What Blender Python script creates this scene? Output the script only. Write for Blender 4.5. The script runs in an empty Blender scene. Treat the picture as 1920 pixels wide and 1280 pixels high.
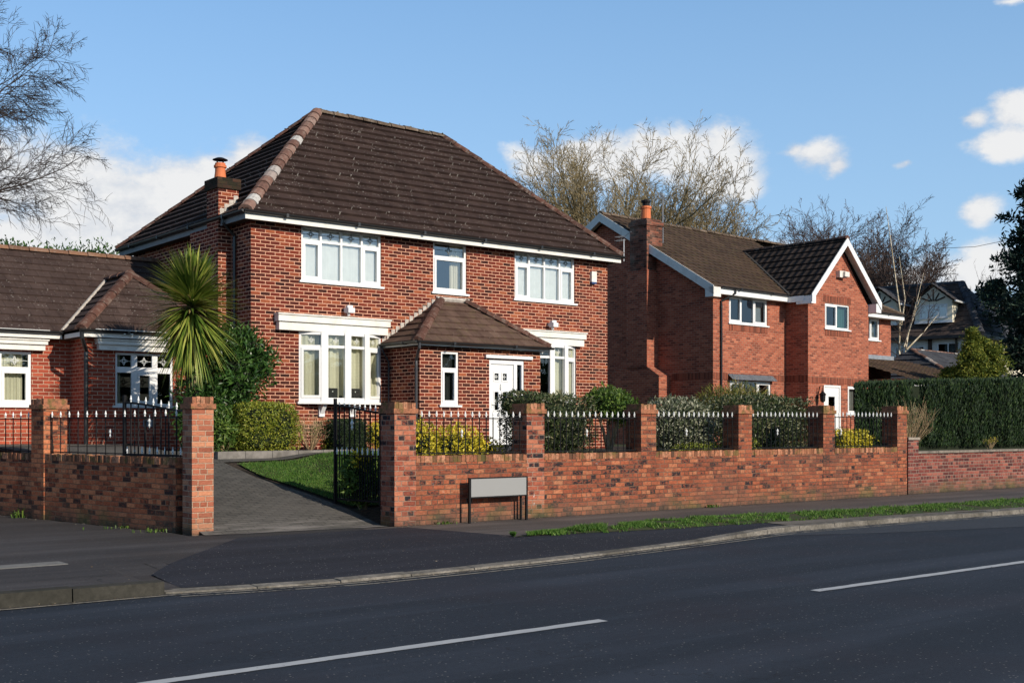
import bpy, math, random
from mathutils import Vector, Matrix, noise
random.seed(7)
R_ = math.radians
PI = math.pi
scene = bpy.context.scene
COL = scene.collection
def V(*a): return Vector(a if len(a) != 1 else a[0])

# ------------------------------------------------------------------ camera (street runs along +X, houses lie towards +Y)
ANG = math.atan(2780 / 2230); H = 1.55
cam = bpy.data.cameras.new("camera"); cam_o = bpy.data.objects.new("camera", cam); COL.objects.link(cam_o)
cam_o.location = (0, 0, H); cam_o.rotation_euler = (PI / 2, 0, ANG - PI / 2)
cam.sensor_width = 36; cam.lens = 2230 / 1920 * 36; cam.shift_y = 160 / 1920; cam.clip_end = 3000; cam.clip_start = 0.1
scene.camera = cam_o

# ------------------------------------------------------------------ node helpers
class NT:
    def __init__(s, tree): s.t = tree; tree.nodes.clear(); s.x = 0
    def n(s, typ, ins=None, **kw):
        nd = s.t.nodes.new(typ)
        for k, v in kw.items(): setattr(nd, k, v)
        if ins:
            for k, v in ins.items():
                sk = nd.inputs[k]
                if isinstance(v, bpy.types.NodeSocket): s.t.links.new(v, sk)
                else: sk.default_value = v
        return nd
    def m(s, op, a, b=0.0, c=None, clamp=False):
        ins = {0: a, 1: b}
        if c is not None: ins[2] = c
        return s.n('ShaderNodeMath', ins, operation=op, use_clamp=clamp).outputs[0]
    def vm(s, op, a, b):
        return s.n('ShaderNodeVectorMath', {0: a, 1: b}, operation=op).outputs[0]
    def noise(s, vec, scale, detail=3.0, rough=.5, out='Fac'):
        ins = {'Scale': scale, 'Detail': detail, 'Roughness': rough}
        if vec is not None: ins['Vector'] = vec
        return s.n('ShaderNodeTexNoise', ins).outputs[out]
    def ramp(s, fac, stops, interp='LINEAR'):
        nd = s.n('ShaderNodeValToRGB', {'Fac': fac}); cr = nd.color_ramp; cr.interpolation = interp
        while len(cr.elements) < len(stops): cr.elements.new(.5)
        for e, (p, c) in zip(cr.elements, stops):
            e.position = p; e.color = c if len(c) == 4 else (*c, 1)
        return nd.outputs['Color']
    def rng(s, v, a, b, c=0.0, d=1.0, smooth=False):
        nd = s.n('ShaderNodeMapRange', {0: v, 1: a, 2: b, 3: c, 4: d})
        if smooth: nd.interpolation_type = 'SMOOTHSTEP'
        return nd.outputs[0]
    def mix(s, f, a, b, mode='MIX'):
        nd = s.n('ShaderNodeMix', data_type='RGBA', blend_type=mode)
        for k, v in ((0, f), (6, a), (7, b)):
            sk = nd.inputs[k]
            if isinstance(v, bpy.types.NodeSocket): s.t.links.new(v, sk)
            else: sk.default_value = v if k == 0 else (*v[:3], 1)
        return nd.outputs[2]
    def xyz(s, v):
        o = s.n('ShaderNodeSeparateXYZ', {0: v}).outputs; return o[0], o[1], o[2]
    def comb(s, x, y, z=0.0): return s.n('ShaderNodeCombineXYZ', {0: x, 1: y, 2: z}).outputs[0]
    def uv(s): return s.n('ShaderNodeUVMap').outputs[0]
    def pos(s): return s.n('ShaderNodeNewGeometry').outputs['Position']
    def island(s): return s.n('ShaderNodeNewGeometry').outputs['Random Per Island']
    def bump(s, h, dist=.01, strength=1.0): return s.n('ShaderNodeBump', {'Height': h, 'Distance': dist, 'Strength': strength}).outputs[0]
    def out(s, color, rough=.8, normal=None, spec=.3, metal=0.0, **extra):
        ins = {'Base Color': color if isinstance(color, bpy.types.NodeSocket) else (*color[:3], 1), 'Roughness': rough, 'Metallic': metal, 'Specular IOR Level': spec}
        if normal is not None: ins['Normal'] = normal
        ins.update(extra)
        p = s.n('ShaderNodeBsdfPrincipled', ins)
        o = s.n('ShaderNodeOutputMaterial', {0: p.outputs[0]}); return p
def newmat(name):
    m = bpy.data.materials.new(name); m.use_nodes = True; return m, NT(m.node_tree)

def plain(name, col, rough=.6, var=.12, scale=6.0, spec=.3, metal=0.0, dirt=None):
    m, t = newmat(name)
    nz = t.noise(t.pos(), scale, 5, .6)
    c = t.mix(t.rng(nz, .3, .7), tuple(x * (1 - var) for x in col), tuple(min(1, x * (1 + var)) for x in col))
    if dirt:
        n2 = t.noise(t.pos(), 3.1, 6, .7)
        c = t.mix(t.rng(n2, .5, .75, 0, .7), c, dirt)
    nb = t.noise(t.pos(), scale * 12, 2)
    t.out(c, rough, t.bump(nb, .002, .4), spec, metal); return m

def brick_mat(name, L, h, mw, stops, mortar, seed=0.0, header=0, uneven=.35, mortar_dark=None, vert=False, base_dirt=0.0, stain=None, paint=0.0, rowtint=.2, big=.25, mot=.25):
    m, t = newmat(name)
    u, v, _ = t.xyz(t.uv())
    wob = t.noise(t.comb(u, v), 9.0, 2)
    u2 = t.m('ADD', u, t.m('MULTIPLY', t.m('SUBTRACT', wob, .5), .012)); v2 = t.m('ADD', v, t.m('MULTIPLY', t.m('SUBTRACT', t.noise(t.comb(v, u), 5.0, 2), .5), .014))
    if not vert:
        rv = t.m('DIVIDE', v2, h); row = t.m('FLOOR', rv); fv = t.m('MULTIPLY', t.m('SUBTRACT', rv, row), h)
        half = t.m('MULTIPLY', t.m('MODULO', t.m('ADD', row, 1000.0), 2.0), .5)
        if header:
            ish = t.m('LESS_THAN', t.m('MODULO', t.m('ADD', row, 1000.0), float(header)), .5)
            Le = t.m('MULTIPLY', t.m('SUBTRACT', 1.0, t.m('MULTIPLY', ish, .5)), L)
            half = t.m('ADD', half, t.m('MULTIPLY', ish, .25))
        else: Le = t.m('ADD', L, 0.0)
        ru = t.m('ADD', t.m('DIVIDE', u2, Le), half)
    else:
        rv = t.m('DIVIDE', v2, h); row = t.m('FLOOR', rv); fv = t.m('MULTIPLY', t.m('SUBTRACT', rv, row), h)
        Le = t.m('ADD', L, 0.0); ru = t.m('DIVIDE', u2, Le)
    colm = t.m('FLOOR', ru); fu = t.m('MULTIPLY', t.m('SUBTRACT', ru, colm), Le)
    d = t.m('MINIMUM', t.m('MINIMUM', fu, t.m('SUBTRACT', Le, fu)), t.m('MINIMUM', fv, t.m('SUBTRACT', h, fv)))
    edge = t.noise(t.comb(u, v), 60.0, 3, .6)
    dd = t.m('ADD', d, t.m('MULTIPLY', t.m('SUBTRACT', edge, .5), .008))
    mask = t.rng(dd, mw * .5 - .0015, mw * .5 + .0025)       # 0 mortar, 1 brick
    wn = t.n('ShaderNodeTexWhiteNoise', {'Vector': t.comb(colm, row, seed)}, noise_dimensions='3D')
    rnd = wn.outputs['Value']; rcol = wn.outputs['Color']
    nf = t.noise(t.comb(u, t.m('MULTIPLY', v, 1.6), t.m('MULTIPLY', rnd, 17.0)), 17.0, 5, .7)
    c = t.ramp(t.m('ADD', rnd, t.m('MULTIPLY', t.m('SUBTRACT', nf, .5), mot * 2)), stops)
    # streaks inside a brick
    nz = t.noise(t.comb(u, t.m('MULTIPLY', v, 2.5), t.m('MULTIPLY', rnd, 30.0)), 22.0, 4, .65)
    c = t.mix(t.m('MULTIPLY', uneven, t.rng(nz, .35, .7)), c, (.45, .45, .45), 'MULTIPLY') if uneven else c
    rr, gg, bb = t.xyz(rcol)
    c = t.mix(t.rng(gg, 0, 1, 0, rowtint), c, (1.5, 1.1, .9), 'MULTIPLY')
    mn = t.noise(t.comb(u, v), 30.0, 4)
    mc = t.mix(t.rng(mn, .3, .7), mortar, tuple(x * .7 for x in mortar))
    if mortar_dark: mc = t.mix(t.rng(t.noise(t.comb(u, v), 1.7, 4, .7), .42, .62), mc, mortar_dark)
    full = t.mix(mask, mc, c)
    bg = t.noise(t.pos(), .55, 5, .65)
    full = t.mix(t.m('MULTIPLY', t.rng(bg, .35, .7), big), full, (.5, .48, .46), 'MULTIPLY')
    if paint:
        pn = t.m('MULTIPLY', t.rng(t.noise(t.comb(u, v), 7.0, 5, .7), .62, .7), t.rng(t.noise(t.pos(), .9, 2), .5, .62))
        full = t.mix(t.m('MULTIPLY', pn, paint), full, (.62, .55, .52))
    if base_dirt:
        z = t.xyz(t.pos())[2]
        zz = t.m('ADD', z, t.m('MULTIPLY', t.m('SUBTRACT', t.noise(t.pos(), 2.3, 5, .7), .5), .5))
        full = t.mix(t.rng(zz, .36, -.02, 0, base_dirt), full, (.125, .085, .06))
        full = t.mix(t.m('MULTIPLY', t.rng(zz, .3, .0, 0, .6), t.rng(t.noise(t.pos(), 1.1, 3), .52, .62)), full, (.11, .12, .035))
        full = t.mix(t.rng(zz, .1, -.03, 0, .75), full, (.04, .035, .028))
    if stain:
        full = t.mix(t.m('MULTIPLY', t.rng(t.noise(t.pos(), .8, 5, .7), .5, .68), stain[1]), full, stain[0])
    hgt = t.m('ADD', t.m('MULTIPLY', mask, 1.0), t.m('MULTIPLY', t.m('ADD', nz, rnd), .25))
    t.out(full, .9, t.bump(hgt, .012, 1.0), .15)
    return m

def roof_mat(name, c1, c2, tw=.3, ch=.3, lichen=.5, wave=0.0, moss=None, patch=.5, jt=.5):
    m, t = newmat(name)
    u, v, _ = t.xyz(t.uv())
    row = t.m('FLOOR', t.m('DIVIDE', v, ch)); half = t.m('MULTIPLY', t.m('MODULO', t.m('ADD', row, 1000.0), 2.0), .5)
    ru = t.m('ADD', t.m('DIVIDE', u, tw), half); colm = t.m('FLOOR', ru); fu = t.m('SUBTRACT', ru, colm)
    rnd = t.n('ShaderNodeTexWhiteNoise', {'Vector': t.comb(colm, row, 1.0)}, noise_dimensions='3D').outputs['Value']
    nz = t.noise(t.comb(u, v), 7.0, 6, .7); big = t.noise(t.pos(), .7, 4, .6)
    f = t.m('ADD', t.m('MULTIPLY', rnd, .45), t.m('MULTIPLY', nz, .55))
    c = t.mix(t.rng(f, .25, .75), c1, c2)
    c = t.mix(t.m('MULTIPLY', t.rng(big, .4, .65), patch), c, tuple(x * .62 for x in c1))
    c = t.mix(t.rng(t.noise(t.comb(t.m('MULTIPLY', u, 2.2), t.m('MULTIPLY', v, .5)), 1.3, 4, .6), .4, .68, 0, .45), c, tuple(x * 1.25 for x in c2))
    e = t.m('MINIMUM', fu, t.m('SUBTRACT', 1.0, fu))
    joint = t.rng(e, .0, .035, 1, 0)
    c = t.mix(t.m('MULTIPLY', joint, jt), c, (.008, .006, .005))
    if lichen:
        vo = t.n('ShaderNodeTexVoronoi', {'Vector': t.comb(u, v), 'Scale': 13.0, 'Randomness': 1.0})
        vr = t.xyz(vo.outputs['Color'])[0]; vg = t.xyz(vo.outputs['Color'])[1]
        lowf = t.rng(t.noise(t.comb(u, v), 1.1, 3, .6), .35, .65)
        spot = t.m('MULTIPLY', t.m('LESS_THAN', t.m('ADD', vo.outputs['Distance'], t.m('MULTIPLY', t.noise(t.comb(u, v), 45.0, 2), .12)), t.m('ADD', .14, t.m('MULTIPLY', vg, .17))), t.m('GREATER_THAN', vr, t.m('SUBTRACT', .97, t.m('MULTIPLY', lowf, .5))))
        vo2 = t.n('ShaderNodeTexVoronoi', {'Vector': t.comb(u, v), 'Scale': 34.0, 'Randomness': 1.0})
        spot = t.m('MAXIMUM', spot, t.m('MULTIPLY', t.m('LESS_THAN', vo2.outputs['Distance'], .3), t.m('GREATER_THAN', t.xyz(vo2.outputs['Color'])[0], t.m('SUBTRACT', .985, t.m('MULTIPLY', lowf, .1)))))
        c = t.mix(t.m('MULTIPLY', spot, lichen), c, (.36, .33, .3))
    if moss:
        mm = t.rng(t.noise(t.comb(u, v), 4.5, 6, .75), .5, .62)
        c = t.mix(t.m('MULTIPLY', mm, moss[1]), c, moss[0])
    hh = t.m('ADD', t.m('MULTIPLY', nz, .2), t.m('MULTIPLY', joint, -1.6 * jt))
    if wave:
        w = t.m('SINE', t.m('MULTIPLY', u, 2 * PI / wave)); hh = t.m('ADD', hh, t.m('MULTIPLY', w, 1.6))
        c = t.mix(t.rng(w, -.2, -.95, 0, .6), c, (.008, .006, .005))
    t.out(c, .85, t.bump(hh, .014, 1.0), .2)
    return m

def leaf_mat(name, stops, rough=.5, trans=.25, spec=.35):
    m, t = newmat(name)
    c = t.ramp(t.island(), stops)
    big = t.noise(t.pos(), 2.2, 3)
    c = t.mix(t.rng(big, .38, .66, 0, .55), c, (.45, .5, .42), 'MULTIPLY')
    p = t.n('ShaderNodeBsdfPrincipled', {'Base Color': c, 'Roughness': rough, 'Specular IOR Level': spec})
    tr = t.n('ShaderNodeBsdfTranslucent', {'Color': c})
    mx = t.n('ShaderNodeMixShader', {0: trans, 1: p.outputs[0], 2: tr.outputs[0]})
    t.n('ShaderNodeOutputMaterial', {0: mx.outputs[0]}); return m

def bark_mat(name, c1, c2, scale=8.0):
    m, t = newmat(name)
    nz = t.noise(t.pos(), scale, 5, .7)
    t.out(t.mix(t.rng(nz, .35, .65), c1, c2), .9, t.bump(nz, .02, .6), .1); return m

def asphalt_mat(name, c1, c2, specks=.5, patch=.5, tint=None, wear=None):
    m, t = newmat(name)
    p = t.pos()
    fine = t.noise(p, 55.0, 4, .8); mid = t.noise(p, 16.0, 5, .8); big = t.noise(t.vm('MULTIPLY', p, (.35, 1.0, 1.0)), .9, 5, .6)
    c = t.mix(t.rng(t.m('ADD', t.m('MULTIPLY', fine, .65), t.m('MULTIPLY', mid, .35)), .36, .64), c1, c2)
    c = t.mix(t.rng(big, .38, .66, 0, patch), c, tuple(x * .66 for x in c1))
    st = t.noise(t.vm('MULTIPLY', p, (.06, 1.1, 1.0)), 1.3, 4, .6)
    c = t.mix(t.rng(st, .48, .68, 0, .5), c, tuple(x * 1.45 for x in c2))
    if tint: c = t.mix(t.rng(t.noise(p, .45, 3), .5, .65, 0, .5), c, tint)
    vo = t.n('ShaderNodeTexVoronoi', {'Vector': p, 'Scale': 38.0})
    vr = t.xyz(vo.outputs['Color'])[0]
    sp = t.m('MULTIPLY', t.m('LESS_THAN', vo.outputs['Distance'], .28), t.m('GREATER_THAN', vr, .93))
    c = t.mix(t.m('MULTIPLY', sp, specks), c, (.24, .23, .22))
    if wear is not None:
        # fine cracks
        vc = t.n('ShaderNodeTexVoronoi', {'Vector': t.vm('ADD', p, t.vm('MULTIPLY', t.noise(p, 1.5, 4, .6, 'Color'), (1.2, 1.2, 1.2))), 'Scale': .45}, feature='DISTANCE_TO_EDGE')
        cr = t.m('MULTIPLY', t.rng(vc.outputs['Distance'], .0, .006, 1, 0), t.rng(t.noise(p, .6, 2), .5, .6))
        c = t.mix(t.m('MULTIPLY', cr, wear), c, (.008, .008, .009))
    t.out(c, .85, t.bump(t.m('ADD', fine, t.m('MULTIPLY', sp, .5)), .006, .8), .25)
    return m

# ------------------------------------------------------------------ mesh builder
class MB:
    def __init__(s): s.v = []; s.f = []; s.uv = []; s.mi = []; s.cur = 0; s.marks = []
    def cut(s): s.marks.append((len(s.v), len(s.f)))
    def face(s, pts, uv=None):
        b = len(s.v); s.v.extend(tuple(p) for p in pts); s.f.append(tuple(range(b, b + len(pts)))); s.uv.append(uv); s.mi.append(s.cur)
    def mesh(s, verts, faces):
        b = len(s.v); s.v.extend(tuple(p) for p in verts)
        for f in faces: s.f.append(tuple(b + i for i in f)); s.uv.append(None); s.mi.append(s.cur)
    def box(s, x0, x1, y0, y1, z0, z1):
        s.obox(V(0, 0, 0), V(1, 0, 0), V(0, 1, 0), x0, x1, y0, y1, z0, z1)
    def obox(s, o, u, n, u0, u1, n0, n1, z0, z1, bev=0.0):
        w = V(0, 0, 1)
        P = [o + u * a + n * b + w * c for c in (z0, z1) for b in (n0, n1) for a in (u0, u1)]
        F = [(0, 2, 3, 1), (4, 5, 7, 6), (0, 1, 5, 4), (2, 6, 7, 3), (0, 4, 6, 2), (1, 3, 7, 5)]
        if u.cross(n).z < 0: F = [f[::-1] for f in F]
        s.mesh(P, F)
    def rod(s, a, b, r, n=6, r2=None, cap=True):
        a, b = V(a), V(b); d = (b - a); 
        if d.length < 1e-6: return
        d.normalize(); t = V(0, 0, 1) if abs(d.z) < .9 else V(1, 0, 0)
        x = d.cross(t).normalized(); y = d.cross(x); r2 = r if r2 is None else r2
        P = []; 
        for c, rr in ((a, r), (b, r2)):
            for i in range(n): an = 2 * PI * i / n; P.append(c + x * (math.cos(an) * rr) + y * (math.sin(an) * rr))
        F = [(i, (i + 1) % n, n + (i + 1) % n, n + i)[::-1] for i in range(n)]
        if cap: F += [tuple(range(n)), tuple(range(2 * n - 1, n - 1, -1))]
        s.mesh(P, F)
    def tube(s, pts, rad, n=6):
        pts = [V(p) for p in pts]; P = []; m = len(pts); prev = None
        for i, p in enumerate(pts):
            d = (pts[min(i + 1, m - 1)] - pts[max(i - 1, 0)]).normalized()
            if prev is None:
                t = V(0, 0, 1) if abs(d.z) < .9 else V(1, 0, 0); x = d.cross(t).normalized()
            else:
                x = prev - d * prev.dot(d)
                x = x.normalized() if x.length > 1e-5 else d.orthogonal().normalized()
            prev = x; y = d.cross(x); r = rad[i] if isinstance(rad, (list, tuple)) else rad
            for k in range(n): a = 2 * PI * k / n; P.append(p + x * (math.cos(a) * r) + y * (math.sin(a) * r))
        F = []
        for i in range(m - 1):
            for k in range(n): F.append((i * n + k, i * n + (k + 1) % n, (i + 1) * n + (k + 1) % n, (i + 1) * n + k))
        F.append(tuple(range(n - 1, -1, -1))); F.append(tuple(range((m - 1) * n, m * n)))
        s.mesh(P, F)
    def lathe(s, c, prof, n=12):
        c = V(c); P = []
        for r, z in prof:
            for k in range(n): a = 2 * PI * k / n; P.append(c + V(math.cos(a) * r, math.sin(a) * r, z))
        F = []; m = len(prof)
        for i in range(m - 1):
            for k in range(n): F.append((i * n + k, i * n + (k + 1) % n, (i + 1) * n + (k + 1) % n, (i + 1) * n + k))
        F.append(tuple(range(n - 1, -1, -1))); F.append(tuple(range((m - 1) * n, m * n)))
        s.mesh(P, F)
    def build(s, name, mat, parent=None, smooth=False, uvs=True):
        if not s.v: return None
        if s.marks:
            res = None; M_ = [(0, 0)] + s.marks + [(len(s.v), len(s.f))]
            for (a, b), (c, d) in zip(M_, M_[1:]):
                if d <= b: continue
                q = MB(); q.v = s.v[a:c]; q.f = [tuple(i - a for i in f) for f in s.f[b:d]]; q.uv = s.uv[b:d]; q.mi = s.mi[b:d]
                o = q.build(name, mat, parent, smooth, uvs); res = res or o
            return res
        xs = [p[0] for p in s.v]; ys = [p[1] for p in s.v]; zs = [p[2] for p in s.v]
        c = V((min(xs) + max(xs)) / 2, (min(ys) + max(ys)) / 2, min(zs))
        me = bpy.data.meshes.new(name); me.from_pydata([(x - c.x, y - c.y, z - c.z) for x, y, z in s.v], [], s.f)
        if uvs:
            ul = me.uv_layers.new(name='UVMap'); data = [0.0] * (2 * len(me.loops)); k = 0; vv = s.v
            for fi, f in enumerate(s.f):
                if s.uv[fi]:
                    for a, b in s.uv[fi]: data[k] = a; data[k + 1] = b; k += 2
                else:
                    n = me.polygons[fi].normal
                    if abs(n.z) > .8:
                        for i in f: data[k] = vv[i][0]; data[k + 1] = vv[i][1]; k += 2
                    else:
                        l = math.hypot(n.x, n.y); tx, ty = -n.y / l, n.x / l
                        for i in f: data[k] = vv[i][0] * tx + vv[i][1] * ty; data[k + 1] = vv[i][2]; k += 2
            ul.data.foreach_set('uv', data)
        for m in (mat if isinstance(mat, (list, tuple)) else [mat]): me.materials.append(m)
        if any(s.mi): me.polygons.foreach_set('material_index', s.mi)
        if smooth: me.polygons.foreach_set('use_smooth', [True] * len(me.polygons))
        me.update()
        o = bpy.data.objects.new(name, me); COL.objects.link(o)
        if parent is not None:
            o.parent = parent; o.location = c - V(parent['_wx'], parent['_wy'], parent['_wz']); o['_wx'], o['_wy'], o['_wz'] = c.x, c.y, c.z
        else:
            o.location = c; o['_wx'], o['_wy'], o['_wz'] = c.x, c.y, c.z
        return o
def thing(name, label, cat, loc=(0, 0, 0), group=None, frame=None):
    """Empty at the base of a thing. frame = (origin, rotation) when its parts are given in a turned frame."""
    o = bpy.data.objects.new(name, None); COL.objects.link(o); o.empty_display_size = .3
    if frame: o.location = frame[0]; o.rotation_euler = (0, 0, frame[1]); o['_wx'] = o['_wy'] = o['_wz'] = 0.0
    else: o.location = loc; o['_wx'], o['_wy'], o['_wz'] = float(loc[0]), float(loc[1]), float(loc[2])
    tag(o, label, cat, group); return o
def tag(o, label=None, cat=None, group=None, kind=None):
    if label: o['label'] = label
    if cat: o['category'] = cat
    if group: o['group'] = group
    if kind: o['kind'] = kind
    return o
def one(name, fn, mat, parent=None, **k):
    mb = MB(); fn(mb); return mb.build(name, mat, parent, **k)
def struct(name, mb, mat): return tag(mb.build(name, mat), kind='structure')

def clip(poly, axis, val, keep_greater):
    out = []; n = len(poly)
    for i in range(n):
        a, b = poly[i], poly[(i + 1) % n]
        ia = (a[axis] >= val) if keep_greater else (a[axis] <= val); ib = (b[axis] >= val) if keep_greater else (b[axis] <= val)
        if ia: out.append(a)
        if ia != ib:
            t = (val - a[axis]) / (b[axis] - a[axis]); out.append(tuple(a[k] + (b[k] - a[k]) * t for k in range(len(a))))
    return out

def wall(mb, o, u, width, z0, z1, holes=(), depth=.1):
    """Vertical wall sheet; outward normal is u x up; holes = (u0,u1,z0,z1) with reveals going inwards."""
    o = V(o); u = V(u).normalized(); n = u.cross(V(0, 0, 1)); w = V(0, 0, 1)
    us = sorted({0, width, *[h[0] for h in holes], *[h[1] for h in holes]}); zs = sorted({z0, z1, *[h[2] for h in holes], *[h[3] for h in holes]})
    us = [a for a in us if 0 <= a <= width]; zs = [a for a in zs if z0 <= a <= z1]
    for a, b in zip(us, us[1:]):
        for c, d in zip(zs, zs[1:]):
            cu, cz = (a + b) / 2, (c + d) / 2
            if any(h[0] < cu < h[1] and h[2] < cz < h[3] for h in holes): continue
            mb.face([o + u * a + w * c, o + u * b + w * c, o + u * b + w * d, o + u * a + w * d])
    for h in holes:
        P = lambda a, z, k: o + u * a + w * z - n * (depth * k)
        a, b, c, d = h
        mb.face([P(a, c, 0), P(a, d, 0), P(a, d, 1), P(a, c, 1)][::-1]); mb.face([P(b, c, 0), P(b, d, 0), P(b, d, 1), P(b, c, 1)])
        mb.face([P(a, c, 0), P(b, c, 0), P(b, c, 1), P(a, c, 1)][::-1]); mb.face([P(a, d, 0), P(b, d, 0), P(b, d, 1), P(a, d, 1)])

def roof(mb, poly, course=.3, lift=.03, uoff=0.0):
    """Planar roof face tiled in stepped courses. poly: 3D points; first edge = the eave."""
    poly = [V(p) for p in poly]; o = poly[0]; n = (poly[1] - poly[0]).cross(poly[-1] - poly[0]).normalized()
    if n.z < 0: n = -n
    s = V(-n.y, n.x, 0).normalized(); t = n.cross(s).normalized()
    if t.z < 0: t = -t
    P = [((p - o).dot(s) , (p - o).dot(t)) for p in poly]
    t0 = min(p[1] for p in P); t1 = max(p[1] for p in P); i = 0; so = o.dot(s) + uoff
    while t0 + i * course < t1 - 1e-4:
        a = t0 + i * course; b = min(a + course, t1)
        q = clip(clip(P, 1, a, True), 1, b + .0, False)
        if len(q) >= 3:
            pts = [o + s * c[0] + t * c[1] + n * (lift * (1 - (c[1] - a) / course) + .002) for c in q]
            uv = [(c[0] + so, i * course + (c[1] - a)*.98 + .003) for c in q]
            mb.face(pts, uv)
            low = sorted([c for c in q if abs(c[1] - a) < 1e-4])
            if len(low) >= 2:
                c0, c1 = low[0], low[-1]
                p0 = o + s * c0[0] + t * c0[1]; p1 = o + s * c1[0] + t * c1[1]
                mb.face([p0 + n * (lift + .002), p1 + n * (lift + .002), p1 - n * .012, p0 - n * .012], [(c0[0] + so, i * course + .01), (c1[0] + so, i * course + .01), (c1[0] + so, i * course), (c0[0] + so, i * course)])
        i += 1

def ridge(mb, a, b, r=.12, L=.42, up=V(0, 0, 1), half=True, jitter=.0):
    a, b = V(a), V(b); d = b - a; n = max(1, round(d.length / L)); d.normalize(); x = d.cross(up).normalized(); y = x.cross(d).normalized()
    L = (b - a).length / n
    for i in range(n):
        j = random.uniform(-jitter, jitter)
        p0 = a + d * (i * L) + y * j; p1 = a + d * ((i + 1) * L - .012) + y * j; P = []; N = 7
        for p, rr in ((p0, r * 1.12), (p1, r * .98)):
            for k in range(N):
                an = PI * k / (N - 1); P.append(p + x * (math.cos(an) * rr) + y * (math.sin(an) * rr * .85 - r * .3))
        F = [(k, k + 1, N + k + 1, N + k) for k in range(N - 1)] + [tuple(range(N))[::-1], tuple(range(N, 2 * N))]
        mb.mesh(P, F)

def gutter(mb, a, b, r=.055):
    a, b = V(a), V(b); d = (b - a).normalized(); x = d.cross(V(0, 0, 1)); N = 6; P = []
    for p in (a, b):
        for k in range(N + 1): an = PI + PI * k / N; P.append(p + x * (math.cos(an) * r) + V(0, 0, math.sin(an) * r * 1.1))
    F = [(k, k + 1, N + 2 + k, N + 1 + k) for k in range(N)] + [tuple(range(N + 1)), tuple(range(N + 1, 2 * N + 2))]
    F += [(0, N, 2 * N + 1, N + 1)]
    mb.mesh(P, F)
    L = (b - a).length; k = 1.0
    while k < L: mb.obox(a + d * k, d, x, -.03, .03, -r - .008, r + .008, -r * 1.1 - .008, .006); k += 1.8
def downpipe(mb, top, wallp, z0, r=.034):
    top, wallp = V(top), V(wallp)
    mb.tube([top, top - V(0, 0, .12), wallp + V(0, 0, top.z - .38 - wallp.z), wallp + V(0, 0, top.z - .5 - wallp.z), V(wallp.x, wallp.y, z0)], r, 8)
    z = top.z - .6
    while z > z0: mb.lathe((wallp.x, wallp.y, z), [(r + .01, 0), (r + .01, .05)], 8); z -= 1.6

# ------------------------------------------------------------------ materials
M = {}
M['brick1'] = brick_mat('brick_dark_red', .235, .080, .017, [(0, (.035, .014, .012)), (.25, (.075, .018, .013)), (.55, (.14, .026, .016)), (.85, (.20, .042, .022)), (1, (.32, .10, .045))], (.76, .40, .27), uneven=.35, big=.12)
M['brick2'] = brick_mat('brick_orange_red', .225, .079, .014, [(0, (.24, .048, .028)), (.6, (.34, .068, .038)), (1, (.42, .10, .055))], (.66, .42, .30), seed=3, uneven=.3, big=.1)
M['brick3'] = brick_mat('brick_warm_red', .225, .075, .013, [(0, (.17, .05, .034)), (.2, (.29, .08, .048)), (.7, (.38, .108, .062)), (1, (.48, .16, .092))], (.50, .30, .21), seed=5, uneven=.35, big=.12)
M['brickwall'] = brick_mat('brick_garden_wall', .228, .0787, .011, [(0, (.03, .026, .03)), (.05, (.06, .038, .038)), (.12, (.22, .075, .047)), (.45, (.31, .095, .053)), (.75, (.38, .125, .065)), (1, (.46, .2, .11))], (.30, .18, .125), seed=9, header=4, uneven=.85, mortar_dark=(.11, .07, .05), base_dirt=.75, paint=.35, rowtint=.3, stain=((.10, .06, .045), .5), big=.4, mot=.75)
M['brickpier'] = brick_mat('brick_garden_pier', .228, .0787, .0125, [(0, (.025, .025, .03)), (.13, (.045, .03, .032)), (.18, (.2, .06, .04)), (.5, (.34, .10, .062)), (1, (.5, .2, .12))], (.48, .31, .23), seed=19, header=3, mot=.6, uneven=.6, mortar_dark=(.24, .14, .1), base_dirt=.6, paint=.9)
M['brickleft'] = brick_mat('brick_left_wall', .228, .0787, .011, [(0, (.06, .035, .032)), (.12, (.12, .05, .035)), (.2, (.26, .075, .04)), (.5, (.44, .13, .062)), (1, (.6, .24, .12))], (.42, .25, .15), seed=29, header=5, mot=.7, uneven=.85, mortar_dark=(.17, .09, .06), base_dirt=.7)
M['brickpier2'] = brick_mat('brick_salmon_pier', .228, .0787, .012, [(0, (.08, .05, .045)), (.05, (.3, .10, .06)), (.5, (.42, .15, .09)), (1, (.55, .26, .15))], (.6, .4, .28), seed=59, header=3, uneven=.5, base_dirt=.4)
M['brickold'] = brick_mat('brick_old_wall', .228, .08, .014, [(0, (.07, .03, .03)), (.5, (.2, .055, .045)), (1, (.33, .12, .09))], (.36, .25, .2), seed=39, mot=.6, uneven=.5, base_dirt=.85, header=4)
M['coping'] = brick_mat('brick_on_edge', .078, .115, .010, [(0, (.08, .04, .03)), (.15, (.28, .09, .05)), (.6, (.42, .14, .07)), (1, (.55, .22, .11))], (.22, .13, .09), seed=2, vert=True, uneven=.5, big=.3, stain=((.07, .065, .02), .5))
M['soldier'] = brick_mat('brick_soldier', .075, .225, .010, [(0, (.13, .045, .03)), (.5, (.25, .075, .045)), (1, (.34, .11, .065))], (.25, .14, .10), seed=4, vert=True, uneven=.4)
M['roof1'] = roof_mat('concrete_tiles_brown', (.029, .017, .0145), (.052, .032, .027), .3, .292, lichen=.85, moss=((.07, .05, .03), .12), jt=.22)
M['roofporch'] = roof_mat('porch_tiles_brown', (.075, .042, .032), (.13, .08, .06), .3, .29, lichen=.25, moss=((.14, .11, .05), .3))
M['roofb'] = roof_mat('bungalow_tiles', (.042, .026, .022), (.07, .046, .039), .3, .30, lichen=.45, patch=.35, jt=.35)
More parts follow.
